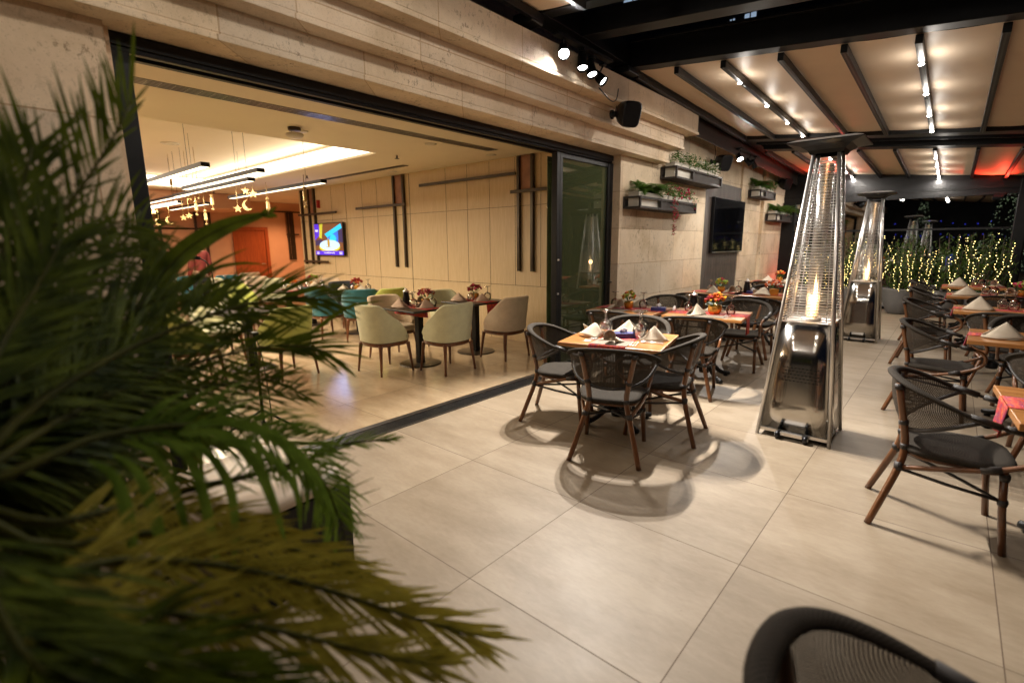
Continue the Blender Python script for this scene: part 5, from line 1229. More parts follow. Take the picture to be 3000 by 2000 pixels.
# ------------------------------------------------------------------ planted pots with string lights
def big_pot(x, y, label):
    t_ = thing('planter_pot', label, 'plant pot', (x, y, 0), 0, 'round grey planter pots with hedges')
    MB().lathe([(0.19, 0.0), (0.22, 0.03), (0.30, 0.25), (0.335, 0.53), (0.34, 0.545), (0.31, 0.55), (0.30, 0.50), (0.0, 0.49)], 28).build('pot', 'pot_grey', t_)
    MB().lathe([(0.0, 0.5), (0.298, 0.5)], 20).build('soil', 'soil', t_)
    rg = random.Random(int(x * 100)); mb = MB(); st = MB()
    for k in range(34):
        a = rg.uniform(0, 2 * PI); r_ = 0.26 * math.sqrt(rg.random()); p = Vector((r_ * math.cos(a), r_ * math.sin(a), 0.49)); hh = rg.uniform(0.45, 1.22); tip = p * 1.0 + Vector((p.x * 0.55, p.y * 0.3, hh))
        st.tube([p, p.lerp(tip, 0.5) + Vector((0.02, 0, 0)), tip], [0.008, 0.006, 0.003], 5)
        for q in range(46):
            u = rg.uniform(0.02, 1.0); c_ = p.lerp(tip, u) + Vector((rg.gauss(0, 0.035), rg.gauss(0, 0.035), rg.gauss(0, 0.03)))
            d = Vector((rg.gauss(0, 0.5), rg.gauss(0, 0.5), 0.6)).normalized() * rg.uniform(0.035, 0.06); e = d.cross(Vector((rg.uniform(-1, 1), rg.uniform(-1, 1), 0.2))).normalized() * 0.012
            mb.add([c_ - d, c_ + e, c_ + d, c_ - e], [(0, 1, 2, 3)])
    st.build('stem', 'bark', t_); mb.build('foliage', 'leaf_hedge', t_)
    return t_
pw = ['behind the big heater', 'left of the second heater', 'right of the second heater', 'behind the far chairs', 'before the red lit end of the hedge', 'beside the end column']
for i, x in enumerate((-1.05, -0.15, 0.78, 1.5, 2.12)): big_pot(x, 12.25 + (0.05 if i % 2 else 0), 'round grey pot with a leafy hedge ' + pw[i])
for i in range(34):
    x = -1.25 + i * 0.11; rg = random.Random(200 + i); y = 11.93 + rg.uniform(-0.06, 0.06)
    t_ = thing('fairy_light_strand', 'strand %s of warm fairy lights on the hedge, counted from the stone wall' % ('first second third fourth fifth sixth seventh eighth ninth tenth eleventh twelfth thirteenth fourteenth fifteenth sixteenth seventeenth eighteenth nineteenth twentieth twenty-first twenty-second twenty-third twenty-fourth twenty-fifth twenty-sixth twenty-seventh twenty-eighth twenty-ninth thirtieth thirty-first thirty-second thirty-third thirty-fourth'.split()[i]), 'fairy lights', (x, y, 0), 0, 'hanging strands of warm fairy lights')
    top = rg.uniform(1.15, 1.70); pts = []; z = top; xx = 0; dr_ = 0
    while z > 0.52: pts.append((xx, 0.02 * math.sin(z * 9), z)); z -= rg.uniform(0.036, 0.062); xx += rg.gauss(0.25 * dr_, 0.008); dr_ = dr_ * 0.85 + rg.gauss(0, 0.010)
    MB().tube(pts, 0.0016, 4).build('wire', 'cable_black', t_)
    mb = MB()
    for p in pts:
        if rg.random() < 0.85: mb.ico((p[0] + rg.gauss(0, 0.012), p[1] - 0.008, p[2]), rg.uniform(0.0045, 0.008))
    mb.build('bulb_chain', 'string_bulb', t_)['kind'] = 'stuff'
# ------------------------------------------------------------------ indoor chairs
def make_dining_chair(fab):
    t_ = thing('upholstered_chair', 'x', 'chair')
    # wooden seat rail
    def outline(s_, n=32):
        P = []
        for k in range(n):
            a = 2 * PI * k / n; c_, s2 = math.cos(a), math.sin(a); e = 0.72 if s2 < 0 else 0.5
            P.append((0.255 * s_ * math.copysign(abs(c_) ** e, c_), 0.25 * s_ * math.copysign(abs(s2) ** e, s2)))
        return P
    def slab(levels):
        mb = MB(); rows = []
        for s_, z in levels:
            o = outline(max(s_, 0.001)); rows.append([Vector((p[0], p[1], z)) for p in o + o[:1]])
        mb.grid(rows); return mb
    slab([(0.001, 0.345), (0.94, 0.345), (0.96, 0.35), (0.985, 0.385), (0.975, 0.392), (0.001, 0.392)]).build('seat_rail', 'walnut', t_)
    slab([(0.001, 0.393), (0.97, 0.393), (1.0, 0.41), (1.0, 0.435), (0.97, 0.46), (0.85, 0.472), (0.5, 0.478), (0.001, 0.48)]).build('seat', fab, t_)
    # wrap-around back shell
    def shell(t0):
        rows = []
        for i in range(33):
            th = -PI / 2 + (i / 32 * 2 - 1) * R(112); w_ = abs(i / 16 - 1)
            ht = 0.845 - 0.012 * w_ ** 2 - 0.335 * max(0, (w_ - 0.42) / 0.58) ** 1.5
            row = []
            for j in range(11):
                v = j / 10; z = 0.40 + (ht - 0.40) * v; ex = 1 + 0.10 * v
                rx_, ry_ = (0.272 - t0) * ex, (0.262 - t0) * (1 + 0.20 * v)
                e = 0.78
                row.append(Vector((rx_ * math.copysign(abs(math.cos(th)) ** e, math.cos(th)), 0.0 + ry_ * math.copysign(abs(math.sin(th)) ** e, math.sin(th)), z)))
            rows.append(row)
        return rows
    a = shell(0.0); b2 = shell(0.045); mb = MB(); mb.grid(a); mb.grid([r_[::-1] for r_ in b2])
    n1 = len(a)
    for i in range(n1 - 1):
        pass
    # rounded top edge and ends
    top = [[p[-1], p[-1] * 0.75 + q[-1] * 0.25 + Vector((0, 0, 0.014)), p[-1] * 0.25 + q[-1] * 0.75 + Vector((0, 0, 0.014)), q[-1]] for p, q in zip(a, b2)]
    mb.grid(top)
    for e in (0, -1):
        mb.grid([[p, p.lerp(q, 0.5), q] for p, q in zip(a[e], b2[e])])
    mb.build('backrest', fab, t_)
    for sx in (-1, 1):
        for sy in (-1, 1):
            x0, y0 = 0.215 * sx, (0.205 if sy > 0 else -0.20)
            MB().tube([(x0 * 1.15, y0 * 1.16, 0.0), (x0 * 1.06, y0 * 1.06, 0.2), (x0, y0, 0.33), (x0 * 0.97, y0 * 0.97, 0.36)], [0.0125, 0.018, 0.024, 0.030], 10, 2).build('leg', 'walnut', t_)
    return t_
DC = {}
def dchair(x, y, face, fab, label):
    rz = face - PI / 2; g = 'upholstered dining chairs indoors'
    if fab not in DC: o = make_dining_chair(fab); DC[fab] = o; o.location = (x, y, 0); o.rotation_euler = (0, 0, rz); return tag(o, label, 'chair', g)
    return dup(DC[fab], (x, y, 0), rz, label, g)
dchair(-3.67, 2.09, R(90), 'fabric_green', 'pale green upholstered chair with its back to the terrace, left of the nearest indoor table')
dchair(-3.09, 2.62, R(180), 'fabric_green', 'pale green upholstered chair right of the nearest indoor table base')
dchair(-3.04, 3.64, R(180), 'fabric_beige', 'beige upholstered chair closest to the folded glass door')
dchair(-4.22, 2.62, R(0), 'fabric_beige', 'beige upholstered chair behind the black bottle of the nearest indoor table')
dchair(-4.20, 3.66, R(0), 'fabric_green', 'pale green upholstered chair against the wooden wall behind the red roses')
dchair(-5.55, 3.45, R(180), 'fabric_lime', 'lime green upholstered chair just behind the beige one')
dchair(-6.45, 2.84, R(90), 'fabric_teal', 'teal upholstered chair with its back to the terrace, nearest of the teal ones')
dchair(-5.78, 3.1, R(150), 'fabric_teal', 'teal upholstered chair whose arm shows beside the black table leg')
dchair(-7.3, 3.75, R(0), 'fabric_dark', 'black and white backed chair at the table before the television')
dchair(-8.35, 3.98, R(-20), 'fabric_beige', 'beige upholstered chair in front of the lit television')
dchair(-8.75, 2.35, R(20), 'fabric_lime', 'bright lime upholstered chair left of the red flowers')
dchair(-9.35, 3.3, R(-40), 'fabric_green', 'pale green chair behind the bright lime one')
dchair(-7.75, 1.95, R(60), 'fabric_lime', 'second lime upholstered chair, half behind the palm')
dchair(-10.4, 3.4, R(0), 'fabric_beige', 'cream upholstered chair in front of the orange door')
dchair(-10.6, 2.7, R(40), 'fabric_green', 'low seen cream green chair left of the orange door')
dchair(-11.6, 3.2, R(0), 'fabric_teal', 'far teal upholstered chair left of the cream one')
dchair(-12.0, 2.5, R(0), 'fabric_teal', 'farthest teal upholstered chair beside the standing person')
dchair(-9.2, 1.1, R(90), 'fabric_lime', 'lime upholstered chair showing between the palm leaves at far left')
dchair(-4.9, 0.35, R(90), 'fabric_lime', 'lime upholstered chair hidden behind the palm fronds, near the microphone stand')
dchair(-5.9, 0.95, R(0), 'fabric_green', 'pale green chair hidden behind the middle of the palm')
dchair(-4.4, 1.2, R(190), 'fabric_lime', 'lime upholstered chair behind the clutch of the microphone stand')
dchair(-12.9, 4.1, R(180), 'fabric_beige', 'beige chair in the far corner before the orange wall')
dchair(-12.0, 5.6, R(-90), 'fabric_beige', 'beige chair beyond the end of the wooden wall')

def make_bistro(label):
    t_ = thing('pedestal_table', label, 'table')
    MB().box(-0.35, 0.35, -0.35, 0.35, 0.725, 0.75).build('table_top', 'black_gloss', t_, bev=0.008)
    MB().box(-0.34, 0.34, -0.34, 0.34, 0.7501, 0.7515).build('top_inlay', 'bronze_bar', t_)
    mb = MB(); mb.box(-0.042, 0.042, -0.042, 0.042, 0.012, 0.70); mb.box(-0.18, 0.18, -0.18, 0.18, 0.70, 0.7245); mb.build('column', 'black_metal', t_, bev=0.004)
    MB().lathe([(0.0, 0.001), (0.275, 0.001), (0.275, 0.008), (0.26, 0.013), (0.0, 0.0135)], 40).build('base', 'bronze_bar', t_)
    return t_
BT = None
IT = [('a', -3.64, 2.62, 'nearest black pedestal table indoors, between two green chairs'), ('b', -3.60, 3.62, 'black pedestal table beside the folded glass door'), ('c', -6.42, 3.45, 'black pedestal table behind the nearest teal chair'), ('d', -7.6, 2.75, 'black pedestal table with yellow and red flowers, left of the teal chair'), ('e', -8.0, 3.4, 'black pedestal table in front of the television'), ('f', -9.7, 2.5, 'black pedestal table between lime chairs, seen over the palm'), ('g', -11.3, 2.6, 'black pedestal table between the far teal chairs'), ('h', -5.1, 1.05, 'black pedestal table hidden behind the palm'), ('i', -11.2, 4.0, 'black pedestal table before the orange door')]
for i, (k_, x, y, lb) in enumerate(IT):
    if i == 0: BT = make_bistro(lb); o = BT; o.location = (x, y, 0)
    else: o = dup(BT, (x, y, 0), 0, lb)
    o['group'] = 'black pedestal tables indoors'; TP[k_] = (x, y, 0, 0.7515)
for k_, lb in (('a', 'nearest indoor table'), ('b', 'indoor table by the glass door'), ('c', 'table behind the nearest teal chair'), ('d', 'table left of the teal chair'), ('e', 'table before the lit television'), ('f', 'table between the lime chairs')):
    runner(k_, -0.34, 0.34, -0.12, 0.12, 'reddish runner on the ' + lb, ('v-', 0.10) if k_ == 'a' else (('u+', 0.22) if k_ == 'b' else None))
    napkin(k_, -0.15, -0.18, 0, 0.2, 'pointed napkin at the near side of the ' + lb, 'napkin_pink' if k_ in 'ab' else 'napkin')
    napkin(k_, 0.14, 0.0, 0, 1.2, 'pointed napkin at the right of the ' + lb, 'napkin_pink' if k_ in 'ab' else 'napkin')
    napkin(k_, -0.12, 0.18, 1, 0.2, 'rolled napkin at the far side of the ' + lb)
    goblet(k_, -0.02, -0.06, 'upturned glass in the centre of the ' + lb); goblet(k_, 0.08, 0.18, 'upturned glass at the far side of the ' + lb)
posy('a', -0.03, 0.15, ['bloom_red', 'bloom_red', 'bloom_magenta', 'bloom_orange'], 'brass_glass', 'red roses in a glass on the nearest indoor table', 41, rad=0.09)
posy('b', -0.12, 0.12, ['bloom_red', 'bloom_red', 'bloom_magenta'], 'brass_glass', 'dark red roses on the indoor table by the glass door', 42, rad=0.09)
posy('c', 0.0, 0.0, ['bloom_red', 'bloom_orange', 'bloom_red'], 'brass_glass', 'red roses on the table behind the nearest teal chair', 43, rad=0.085)
posy('d', 0.1, 0.0, ['bloom_red', 'bloom_yellow', 'bloom_orange'], 'brass_glass', 'red and yellow flowers on the table left of the teal chair', 44, rad=0.10, n=60)
posy('e', -0.1, 0.1, ['bloom_red', 'bloom_lime'], 'brass_glass', 'red flowers on the table before the lit television', 45, rad=0.08)
bottle('a', -0.25, 0.0, 'small black bottle at the left of the nearest indoor table')
t_ = thing('banquette', 'long cream upholstered bench along the orange wall', 'bench', (-13.9, 1.2, 0))
MB().box(-0.3, 0.35, -1.6, 1.6, 0.1, 0.45).build('seat', 'fabric_beige', t_, bev=0.03); MB().box(-0.45, -0.305, -1.6, 1.6, 0.1, 0.9).build('backrest', 'fabric_beige', t_, bev=0.04)

# ------------------------------------------------------------------ standing person far indoors
def skin_mesh(name, V, E_, mat, parent=None, sub=2):
    me = bpy.data.meshes.new(name); me.from_pydata([v[:3] for v in V], E_, []); me.update()
    o = bpy.data.objects.new(name, me); COL.objects.link(o); me.materials.append(MATS[mat])
    if parent is not None: o.parent = parent
    md = o.modifiers.new('skin', 'SKIN'); md.use_smooth_shade = True
    for i, v in enumerate(V):
        sv = me.skin_vertices[0].data[i]; r_ = v[3]; sv.radius = (r_, r_) if not isinstance(r_, tuple) else r_
        sv.use_root = (i == 0)
    s_ = o.modifiers.new('sub', 'SUBSURF'); s_.levels = sub; s_.render_levels = sub
    return o
def person(x, y, rz, label):
    # facing +y locally: pelvis root
    V = [(0, 0, 0.95, 0.105), (0, 0.01, 1.10, 0.10), (0, 0.0, 1.28, 0.115), (0, -0.01, 1.42, 0.075), (0, 0.0, 1.50, 0.048), (0, 0.015, 1.56, 0.062), (0, 0.02, 1.64, 0.080), (0, 0.012, 1.71, 0.060)]
    E_ = [(0, 1), (1, 2), (2, 3), (3, 4), (4, 5), (5, 6), (6, 7)]
    V += [(0, 0.098, 1.615, 0.012)]; E_ += [(6, 8)]
    for s_ in (-1, 1):
        b2 = len(V)
        V += [(s_ * 0.17, -0.01, 1.40, 0.050), (s_ * 0.215, -0.02, 1.14, 0.038), (s_ * 0.20, 0.07, 0.92, 0.026), (s_ * 0.195, 0.09, 0.85, 0.024)]
        E_ += [(3, b2), (b2, b2 + 1), (b2 + 1, b2 + 2), (b2 + 2, b2 + 3)]
        for q, (dx, dy, ln) in enumerate(((-0.02, 0.02, 0.07), (-0.007, 0.022, 0.08), (0.007, 0.022, 0.075), (0.02, 0.02, 0.06))):
            c_ = len(V); V += [(s_ * 0.195 + dx, 0.09 + dy, 0.81, 0.009), (s_ * 0.195 + dx, 0.105 + dy, 0.81 - ln * 0.8, 0.007)]; E_ += [(b2 + 3, c_), (c_, c_ + 1)]
        c_ = len(V); V += [(s_ * 0.165, 0.12, 0.84, 0.009), (s_ * 0.16, 0.135, 0.80, 0.008)]; E_ += [(b2 + 3, c_), (c_, c_ + 1)]
        b2 = len(V)
        V += [(s_ * 0.095, 0, 0.86, 0.085), (s_ * 0.10, 0.015, 0.50, 0.055), (s_ * 0.105, -0.01, 0.10, 0.036), (s_ * 0.11, 0.10, 0.035, 0.035)]
        E_ += [(0, b2), (b2, b2 + 1), (b2 + 1, b2 + 2), (b2 + 2, b2 + 3)]
    o = skin_mesh('person', V, E_, 'skin'); o.location = (x, y, 0.0); o.rotation_euler = (0, 0, rz); tag(o, label, 'person')
    S1 = [(0, 0, 0.92, 0.125), (0, 0.01, 1.10, 0.118), (0, 0.0, 1.28, 0.135), (0, -0.01, 1.43, 0.085)]; SE = [(0, 1), (1, 2), (2, 3)]
    for s_ in (-1, 1):
        b2 = len(S1); S1 += [(s_ * 0.17, -0.01, 1.405, 0.064), (s_ * 0.215, -0.02, 1.14, 0.052), (s_ * 0.205, 0.06, 0.94, 0.040)]; SE += [(3, b2), (b2, b2 + 1), (b2 + 1, b2 + 2)]
    skin_mesh('shirt', S1, SE, 'maroon_cloth', o)
    T1 = [(0, 0, 0.95, 0.122)]; TE = []
    for s_ in (-1, 1):
        b2 = len(T1); T1 += [(s_ * 0.095, 0, 0.86, 0.100), (s_ * 0.10, 0.015, 0.50, 0.072), (s_ * 0.105, -0.01, 0.10, 0.060)]; TE += [(0, b2), (b2, b2 + 1), (b2 + 1, b2 + 2)]
    skin_mesh('trousers', T1, TE, 'black_cloth', o)
    skin_mesh('hair', [(0, -0.012, 1.70, 0.078), (0, -0.03, 1.64, 0.074), (0, -0.03, 1.58, 0.05)], [(0, 1), (1, 2)], 'hair', o)
    mb = MB()
    for s_ in (-1, 1):
        b2 = s_ * 0.11; mb.tube([(b2, -0.05, 0.035), (b2, 0.05, 0.04), (b2, 0.16, 0.03)], [0.042, 0.046, 0.032], 10, 2, flat=0.8)
    mb.build('shoes', 'black_gloss', o)
    mb = MB()
    for s_ in (-1, 1): mb.ico((s_ * 0.03, 0.092, 1.645), 0.008)
    mb.build('eyes', 'black_gloss', o)
person(-10.1, 2.12, R(110), 'person in a maroon top and black trousers standing between the far dining tables')

# ------------------------------------------------------------------ microphone stand just inside the opening
t_ = thing('microphone_stand', 'black boom microphone stand with microphone just inside the opening', 'microphone stand', (-2.80, 0.23, 0))
mb = MB(); mb.tube([(0, 0, 0.05), (-0.01, 0, 0.80)], 0.0125, 10); mb.tube([(0, 0, 0.0), (0, 0, 0.05)], 0.02, 10); mb.build('pole', 'black_metal', t_)
for k in range(3):
    a = R(30 + 120 * k); MB().tube([(0.0, 0, 0.16), (0.34 * math.cos(a), 0.34 * math.sin(a), 0.012)], 0.010, 8).build('leg', 'black_metal', t_)
mb = MB(); mb.box(-0.045, 0.035, -0.025, 0.025, 0.775, 0.84); mb.tube([(0.03, 0, 0.80), (0.16, 0.10, 0.815)], 0.012, 8); mb.build('clutch', 'black_metal', t_)
BM = [(0.02, 0.03, 0.79), (-0.33, -0.22, 1.08), (-0.62, -0.44, 1.35)]
MB().tube(BM, 0.009, 8).build('boom', 'black_metal', t_)
mb = MB(); mb.tube([(-0.30, -0.24, 1.452), (-0.62, -0.47, 1.50), (-0.86, -0.66, 1.56)], [0.013, 0.028, 0.036], 12); mb.ico((-0.90, -0.69, 1.572), 0.045); mb.build('microphone', 'black_gloss', t_)
mb = MB(); mb.tube([(-0.62, -0.44, 1.33), (-0.60, -0.45, 1.48)], 0.012, 8); mb.build('clip', 'black_metal', t_)
MB().tube([(-0.30, -0.24, 1.45), (-0.22, -0.20, 1.38), (-0.20, -0.16, 1.1), (-0.05, 0.02, 0.8), (0.07, 0.03, 0.45), (0.10, 0.03, 0.1), (0.12, 0.0, 0.01)], 0.0045, 6, 5).build('cable', 'cable_black', t_)

# ------------------------------------------------------------------ low cream stool and lantern behind the palm
t_ = thing('cream_pouf', 'low cream topped seat with black side panels half hidden by the palm', 'pouf', (-0.84, -0.60, 0), R(4))
mb = MB(); P = []
for s_, z in ((0.001, 0.40), (0.90, 0.40), (1.0, 0.425), (1.0, 0.455), (0.94, 0.485), (0.6, 0.497), (0.001, 0.50)):
    row = []
    for k in range(41):
        a = 2 * PI * k / 40; row.append(Vector((0.33 * s_ * math.copysign(abs(math.cos(a)) ** 0.45, math.cos(a)), 0.33 * s_ * math.copysign(abs(math.sin(a)) ** 0.45, math.sin(a)), z)))
    P.append(row)
mb.grid(P); mb.build('cushion', 'cream_leather', t_)
for sx in (-1, 1): MB().box(sx * 0.315 - 0.012, sx * 0.315 + 0.012, -0.30, 0.30, 0.0, 0.41).build('side_panel', 'black_metal', t_, bev=0.003)
MB().box(-0.30, 0.30, -0.29, 0.29, 0.36, 0.399).build('seat_base', 'black_metal', t_)
t_ = thing('glass_lantern', 'blurred white candle lantern standing behind the palm', 'lantern', (-1.20, -1.03, 0))
mb = MB(); mb.box(-0.12, 0.12, -0.12, 0.12, 0.0, 0.02); mb.tube([(0, 0, 0.02), (0, 0, 0.92)], 0.02, 10); mb.lathe([(0.12, 0.92), (0.12, 0.935), (0, 0.936)], 20); mb.build('stand', 'black_metal', t_)
MB().lathe([(0.062, 0.937), (0.066, 0.95), (0.066, 1.12), (0.05, 1.15)], 24).build('glass', 'goblet_glass', t_)
MB().lathe([(0.04, 0.94), (0.04, 1.06), (0.0, 1.065)], 20).build('candle', 'paper_white', t_)
MB().lathe([(0.052, 1.151), (0.075, 1.155), (0.07, 1.18), (0.0, 1.20)], 20).build('lid', 'white_plastic', t_)

# ------------------------------------------------------------------ areca palm in the foreground
rl = random.Random(3)
PALM = thing('potted_palm', 'large dark green potted palm filling the left foreground, out of focus', 'palm', (0.05, -1.62, 0))
OFF = Vector((0.05, -1.62, 0)); CAMP = Vector((1.5335, -1.4356, 1.5438))
MB().lathe([(0.0, 0.0), (0.20, 0.0), (0.22, 0.03), (0.27, 0.40), (0.285, 0.42), (0.25, 0.425), (0.245, 0.36), (0.0, 0.355)], 28).build('pot', 'pot_grey', PALM)
MB().lathe([(0.0, 0.365), (0.245, 0.365)], 20).build('soil', 'soil', PALM)
def frond(ctrl, n, Ls, w_, mat='palm_green', alpha=52, droop=0.25, sides=(1, -1), face='cam', start=0.12, taper=0.25, stem_r=0.008, fold=0.3, jit=0.12, tip_a=25):
    P = resample([Vector(c) for c in ctrl], 40); fr_ = MB(); lf = MB()
    fr_.tube([p - OFF for p in P[::3] + [P[-1]]], [stem_r * (1 - 0.8 * i / 14) for i in range(len(P[::3]) + 1)], 6)
    o = fr_.build('frond', 'palm_stem', PALM)
    for k in range(n):
        u = start + (1 - start) * (k + 0.5) / n; f_ = u * 39; i = min(38, int(f_)); p = P[i].lerp(P[i + 1], f_ - i); T = (P[i + 1] - P[i]).normalized()
        if face == 'cam': Nn = (CAMP - p).normalized()
        elif face == 'up': Nn = Vector((0, 0, 1))
        else: Nn = Vector(face).normalized()
        Nn = (Nn - T * Nn.dot(T)).normalized()
        for g in sides:
            sd = T.cross(Nn) * g
            al = R(alpha + (tip_a - alpha) * u + rl.uniform(-11, 11))
            ln = Ls * (math.sin(PI * min(1, 0.12 + u * 0.68)) ** 0.6) * (1 - taper * u) * rl.uniform(0.7, 1.15)
            d = (T * math.cos(al) + sd * math.sin(al) + Nn * rl.uniform(-jit, jit) * 1.6).normalized(); q = p.copy(); rows = []
            sg = 6; ww = w_ * rl.uniform(0.8, 1.15)
            for s_ in range(sg + 1):
                v = s_ / sg; hw_ = ww * (math.sin(PI * (0.10 + 0.90 * v)) ** 0.75) * 0.5 if s_ < sg else 0.0004
                ac = d.cross(Nn); ac = ac.normalized() if ac.length > 0.05 else sd
                rows.append([q + ac * hw_ + Nn * fold * hw_ - OFF, q - OFF, q - ac * hw_ + Nn * fold * hw_ - OFF])
                q = q + d * (ln / sg); d = (d + Vector((0, 0, -droop / sg * (0.4 + v * 1.4)))).normalized()
            lf.grid(rows)
    lf.build('leaflets', mat, o)
    return o
def blade(ctrl, w_, mat='palm_green'):
    P = resample([Vector(c) for c in ctrl], 14); rows = []
    for i, p in enumerate(P):
        v = i / 13; T = (P[min(13, i + 1)] - P[max(0, i - 1)]).normalized(); Nn = (CAMP - p).normalized(); Nn = (Nn - T * Nn.dot(T)).normalized(); sd = T.cross(Nn)
        h = w_ * 0.34 * (math.sin(PI * (0.06 + 0.94 * v)) ** 0.7 if i < 13 else 0.01)
        rows.append([p + sd * h + Nn * h * 0.35 - OFF, p - OFF, p - sd * h + Nn * h * 0.35 - OFF])
    mb = MB(); mb.grid(rows); return mb.build('leaf_blade', mat, PALM)
frond([(0.538, -1.469, 1.212), (0.400, -1.401, 1.355), (0.319, -1.346, 1.472), (0.264, -1.280, 1.585), (0.234, -1.200, 1.700), (0.226, -1.149, 1.786), (0.222, -1.122, 1.837)], 47, 0.28, 0.0077, alpha=55, tip_a=28, droop=-0.1, start=0.25, sides=(-1,), taper=0.3)
frond([(0.538, -1.469, 1.212), (0.400, -1.401, 1.355), (0.319, -1.346, 1.472), (0.264, -1.280, 1.585), (0.234, -1.200, 1.700), (0.226, -1.149, 1.786), (0.221, -1.124, 1.833)], 25, 0.11, 0.0054, alpha=32, tip_a=12, droop=0.05, start=0.3, sides=(1,), taper=0.2)
frond([(0.538, -1.469, 1.212), (0.396, -1.420, 1.375), (0.316, -1.371, 1.503), (0.261, -1.325, 1.620), (0.225, -1.286, 1.728)], 35, 0.24, 0.0072, alpha=45, tip_a=20, droop=0.0, start=0.25)
frond([(0.538, -1.469, 1.212), (0.508, -1.433, 1.319), (0.423, -1.379, 1.410), (0.360, -1.322, 1.490), (0.323, -1.281, 1.560)], 35, 0.24, 0.0081, alpha=50, tip_a=24, droop=0.1, start=0.25)
frond([(0.538, -1.469, 1.212), (0.338, -1.400, 1.449), (0.236, -1.375, 1.590), (0.195, -1.349, 1.694)], 30, 0.26, 0.0072, alpha=45, droop=0.0, start=0.25)
frond([(0.538, -1.469, 1.212), (0.293, -1.367, 1.406), (0.221, -1.301, 1.503), (0.171, -1.218, 1.569), (0.146, -1.138, 1.607)], 32, 0.22, 0.0063, alpha=60, tip_a=35, droop=0.35, start=0.35, sides=(1, -1))
frond([(0.538, -1.469, 1.212), (0.251, -1.359, 1.343), (0.188, -1.270, 1.439), (0.136, -1.188, 1.489), (0.119, -1.120, 1.501)], 32, 0.24, 0.0063, alpha=60, tip_a=35, droop=0.35, start=0.3)
frond([(0.256, -1.364, 1.312), (0.150, -1.241, 1.455), (0.104, -1.141, 1.563), (0.075, -1.087, 1.579), (0.061, -1.060, 1.539)], 20, 0.14, 0.0063, alpha=60, tip_a=40, droop=0.8, start=0.6)
frond([(0.316, -1.328, 1.282), (0.244, -1.218, 1.367), (0.191, -1.131, 1.442)], 10, 0.3, 0.009, alpha=30, tip_a=8, droop=0.35, start=0.3)
frond([(0.189, -1.162, 1.391), (0.157, -1.091, 1.485), (0.145, -1.017, 1.551), (0.145, -0.926, 1.601), (0.164, -0.829, 1.632)], 2, 0.05, 0.01, start=0.9, stem_r=0.003)
blade([(0.189, -1.162, 1.391), (0.157, -1.091, 1.485), (0.145, -1.017, 1.551), (0.145, -0.926, 1.601), (0.164, -0.829, 1.632)], 0.068)
blade([(0.171, -1.175, 1.353), (0.152, -1.083, 1.428), (0.145, -0.986, 1.488), (0.152, -0.906, 1.502), (0.164, -0.851, 1.492)], 0.017)
blade([(0.175, -1.166, 1.336), (0.158, -1.075, 1.387), (0.151, -0.978, 1.436), (0.162, -0.916, 1.450)], 0.014)
blade([(0.175, -1.149, 1.365), (0.155, -1.068, 1.443), (0.150, -0.970, 1.508), (0.156, -0.895, 1.541)], 0.014)
blade([(0.166, -1.142, 1.300), (0.148, -1.019, 1.346), (0.150, -0.886, 1.356), (0.198, -0.751, 1.306)], 0.016)
blade([(0.174, -1.120, 1.281), (0.162, -0.997, 1.300), (0.169, -0.864, 1.299), (0.218, -0.735, 1.246)], 0.014)
blade([(0.190, -0.829, 1.268), (0.197, -0.749, 1.315), (0.215, -0.659, 1.367), (0.253, -0.560, 1.380)], 0.018)
frond([(0.538, -1.469, 1.212), (0.447, -1.388, 1.277), (0.364, -1.286, 1.321), (0.280, -1.144, 1.361), (0.241, -0.975, 1.400), (0.253, -0.836, 1.414), (0.265, -0.749, 1.398)], 60, 0.24, 0.0067, alpha=42, tip_a=16, droop=0.25, start=0.2)
frond([(0.538, -1.469, 1.212), (0.457, -1.391, 1.240), (0.357, -1.283, 1.260), (0.274, -1.146, 1.277), (0.235, -0.977, 1.289), (0.242, -0.852, 1.288), (0.261, -0.758, 1.256)], 57, 0.22, 0.0063, alpha=44, tip_a=16, droop=0.28, start=0.2)
frond([(0.538, -1.469, 1.212), (0.386, -1.374, 1.197), (0.309, -1.266, 1.210), (0.249, -1.134, 1.216), (0.224, -0.997, 1.213), (0.228, -0.881, 1.198)], 50, 0.18, 0.0059, alpha=46, tip_a=18, droop=0.28, start=0.2)
frond([(0.538, -1.469, 1.212), (0.310, -1.380, 1.293), (0.225, -1.286, 1.361), (0.166, -1.167, 1.413), (0.134, -1.034, 1.431), (0.124, -0.938, 1.423)], 45, 0.2, 0.0072, alpha=48, tip_a=22, droop=0.35, start=0.25)
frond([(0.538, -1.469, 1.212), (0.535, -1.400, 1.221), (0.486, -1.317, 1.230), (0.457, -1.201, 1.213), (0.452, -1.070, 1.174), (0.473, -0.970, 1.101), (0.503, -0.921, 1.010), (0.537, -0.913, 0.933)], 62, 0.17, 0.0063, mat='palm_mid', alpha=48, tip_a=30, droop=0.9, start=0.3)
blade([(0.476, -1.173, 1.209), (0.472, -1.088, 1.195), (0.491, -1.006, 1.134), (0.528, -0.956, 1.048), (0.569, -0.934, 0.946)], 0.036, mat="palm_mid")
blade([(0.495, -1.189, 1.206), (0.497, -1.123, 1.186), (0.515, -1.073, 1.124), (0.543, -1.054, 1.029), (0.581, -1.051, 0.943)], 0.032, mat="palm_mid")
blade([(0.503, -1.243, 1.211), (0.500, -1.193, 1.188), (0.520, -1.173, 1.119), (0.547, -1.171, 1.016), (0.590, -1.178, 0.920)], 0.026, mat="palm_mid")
blade([(0.515, -1.207, 1.197), (0.517, -1.156, 1.167), (0.542, -1.130, 1.096), (0.571, -1.138, 1.011), (0.592, -1.159, 0.945)], 0.024, mat="palm_mid")
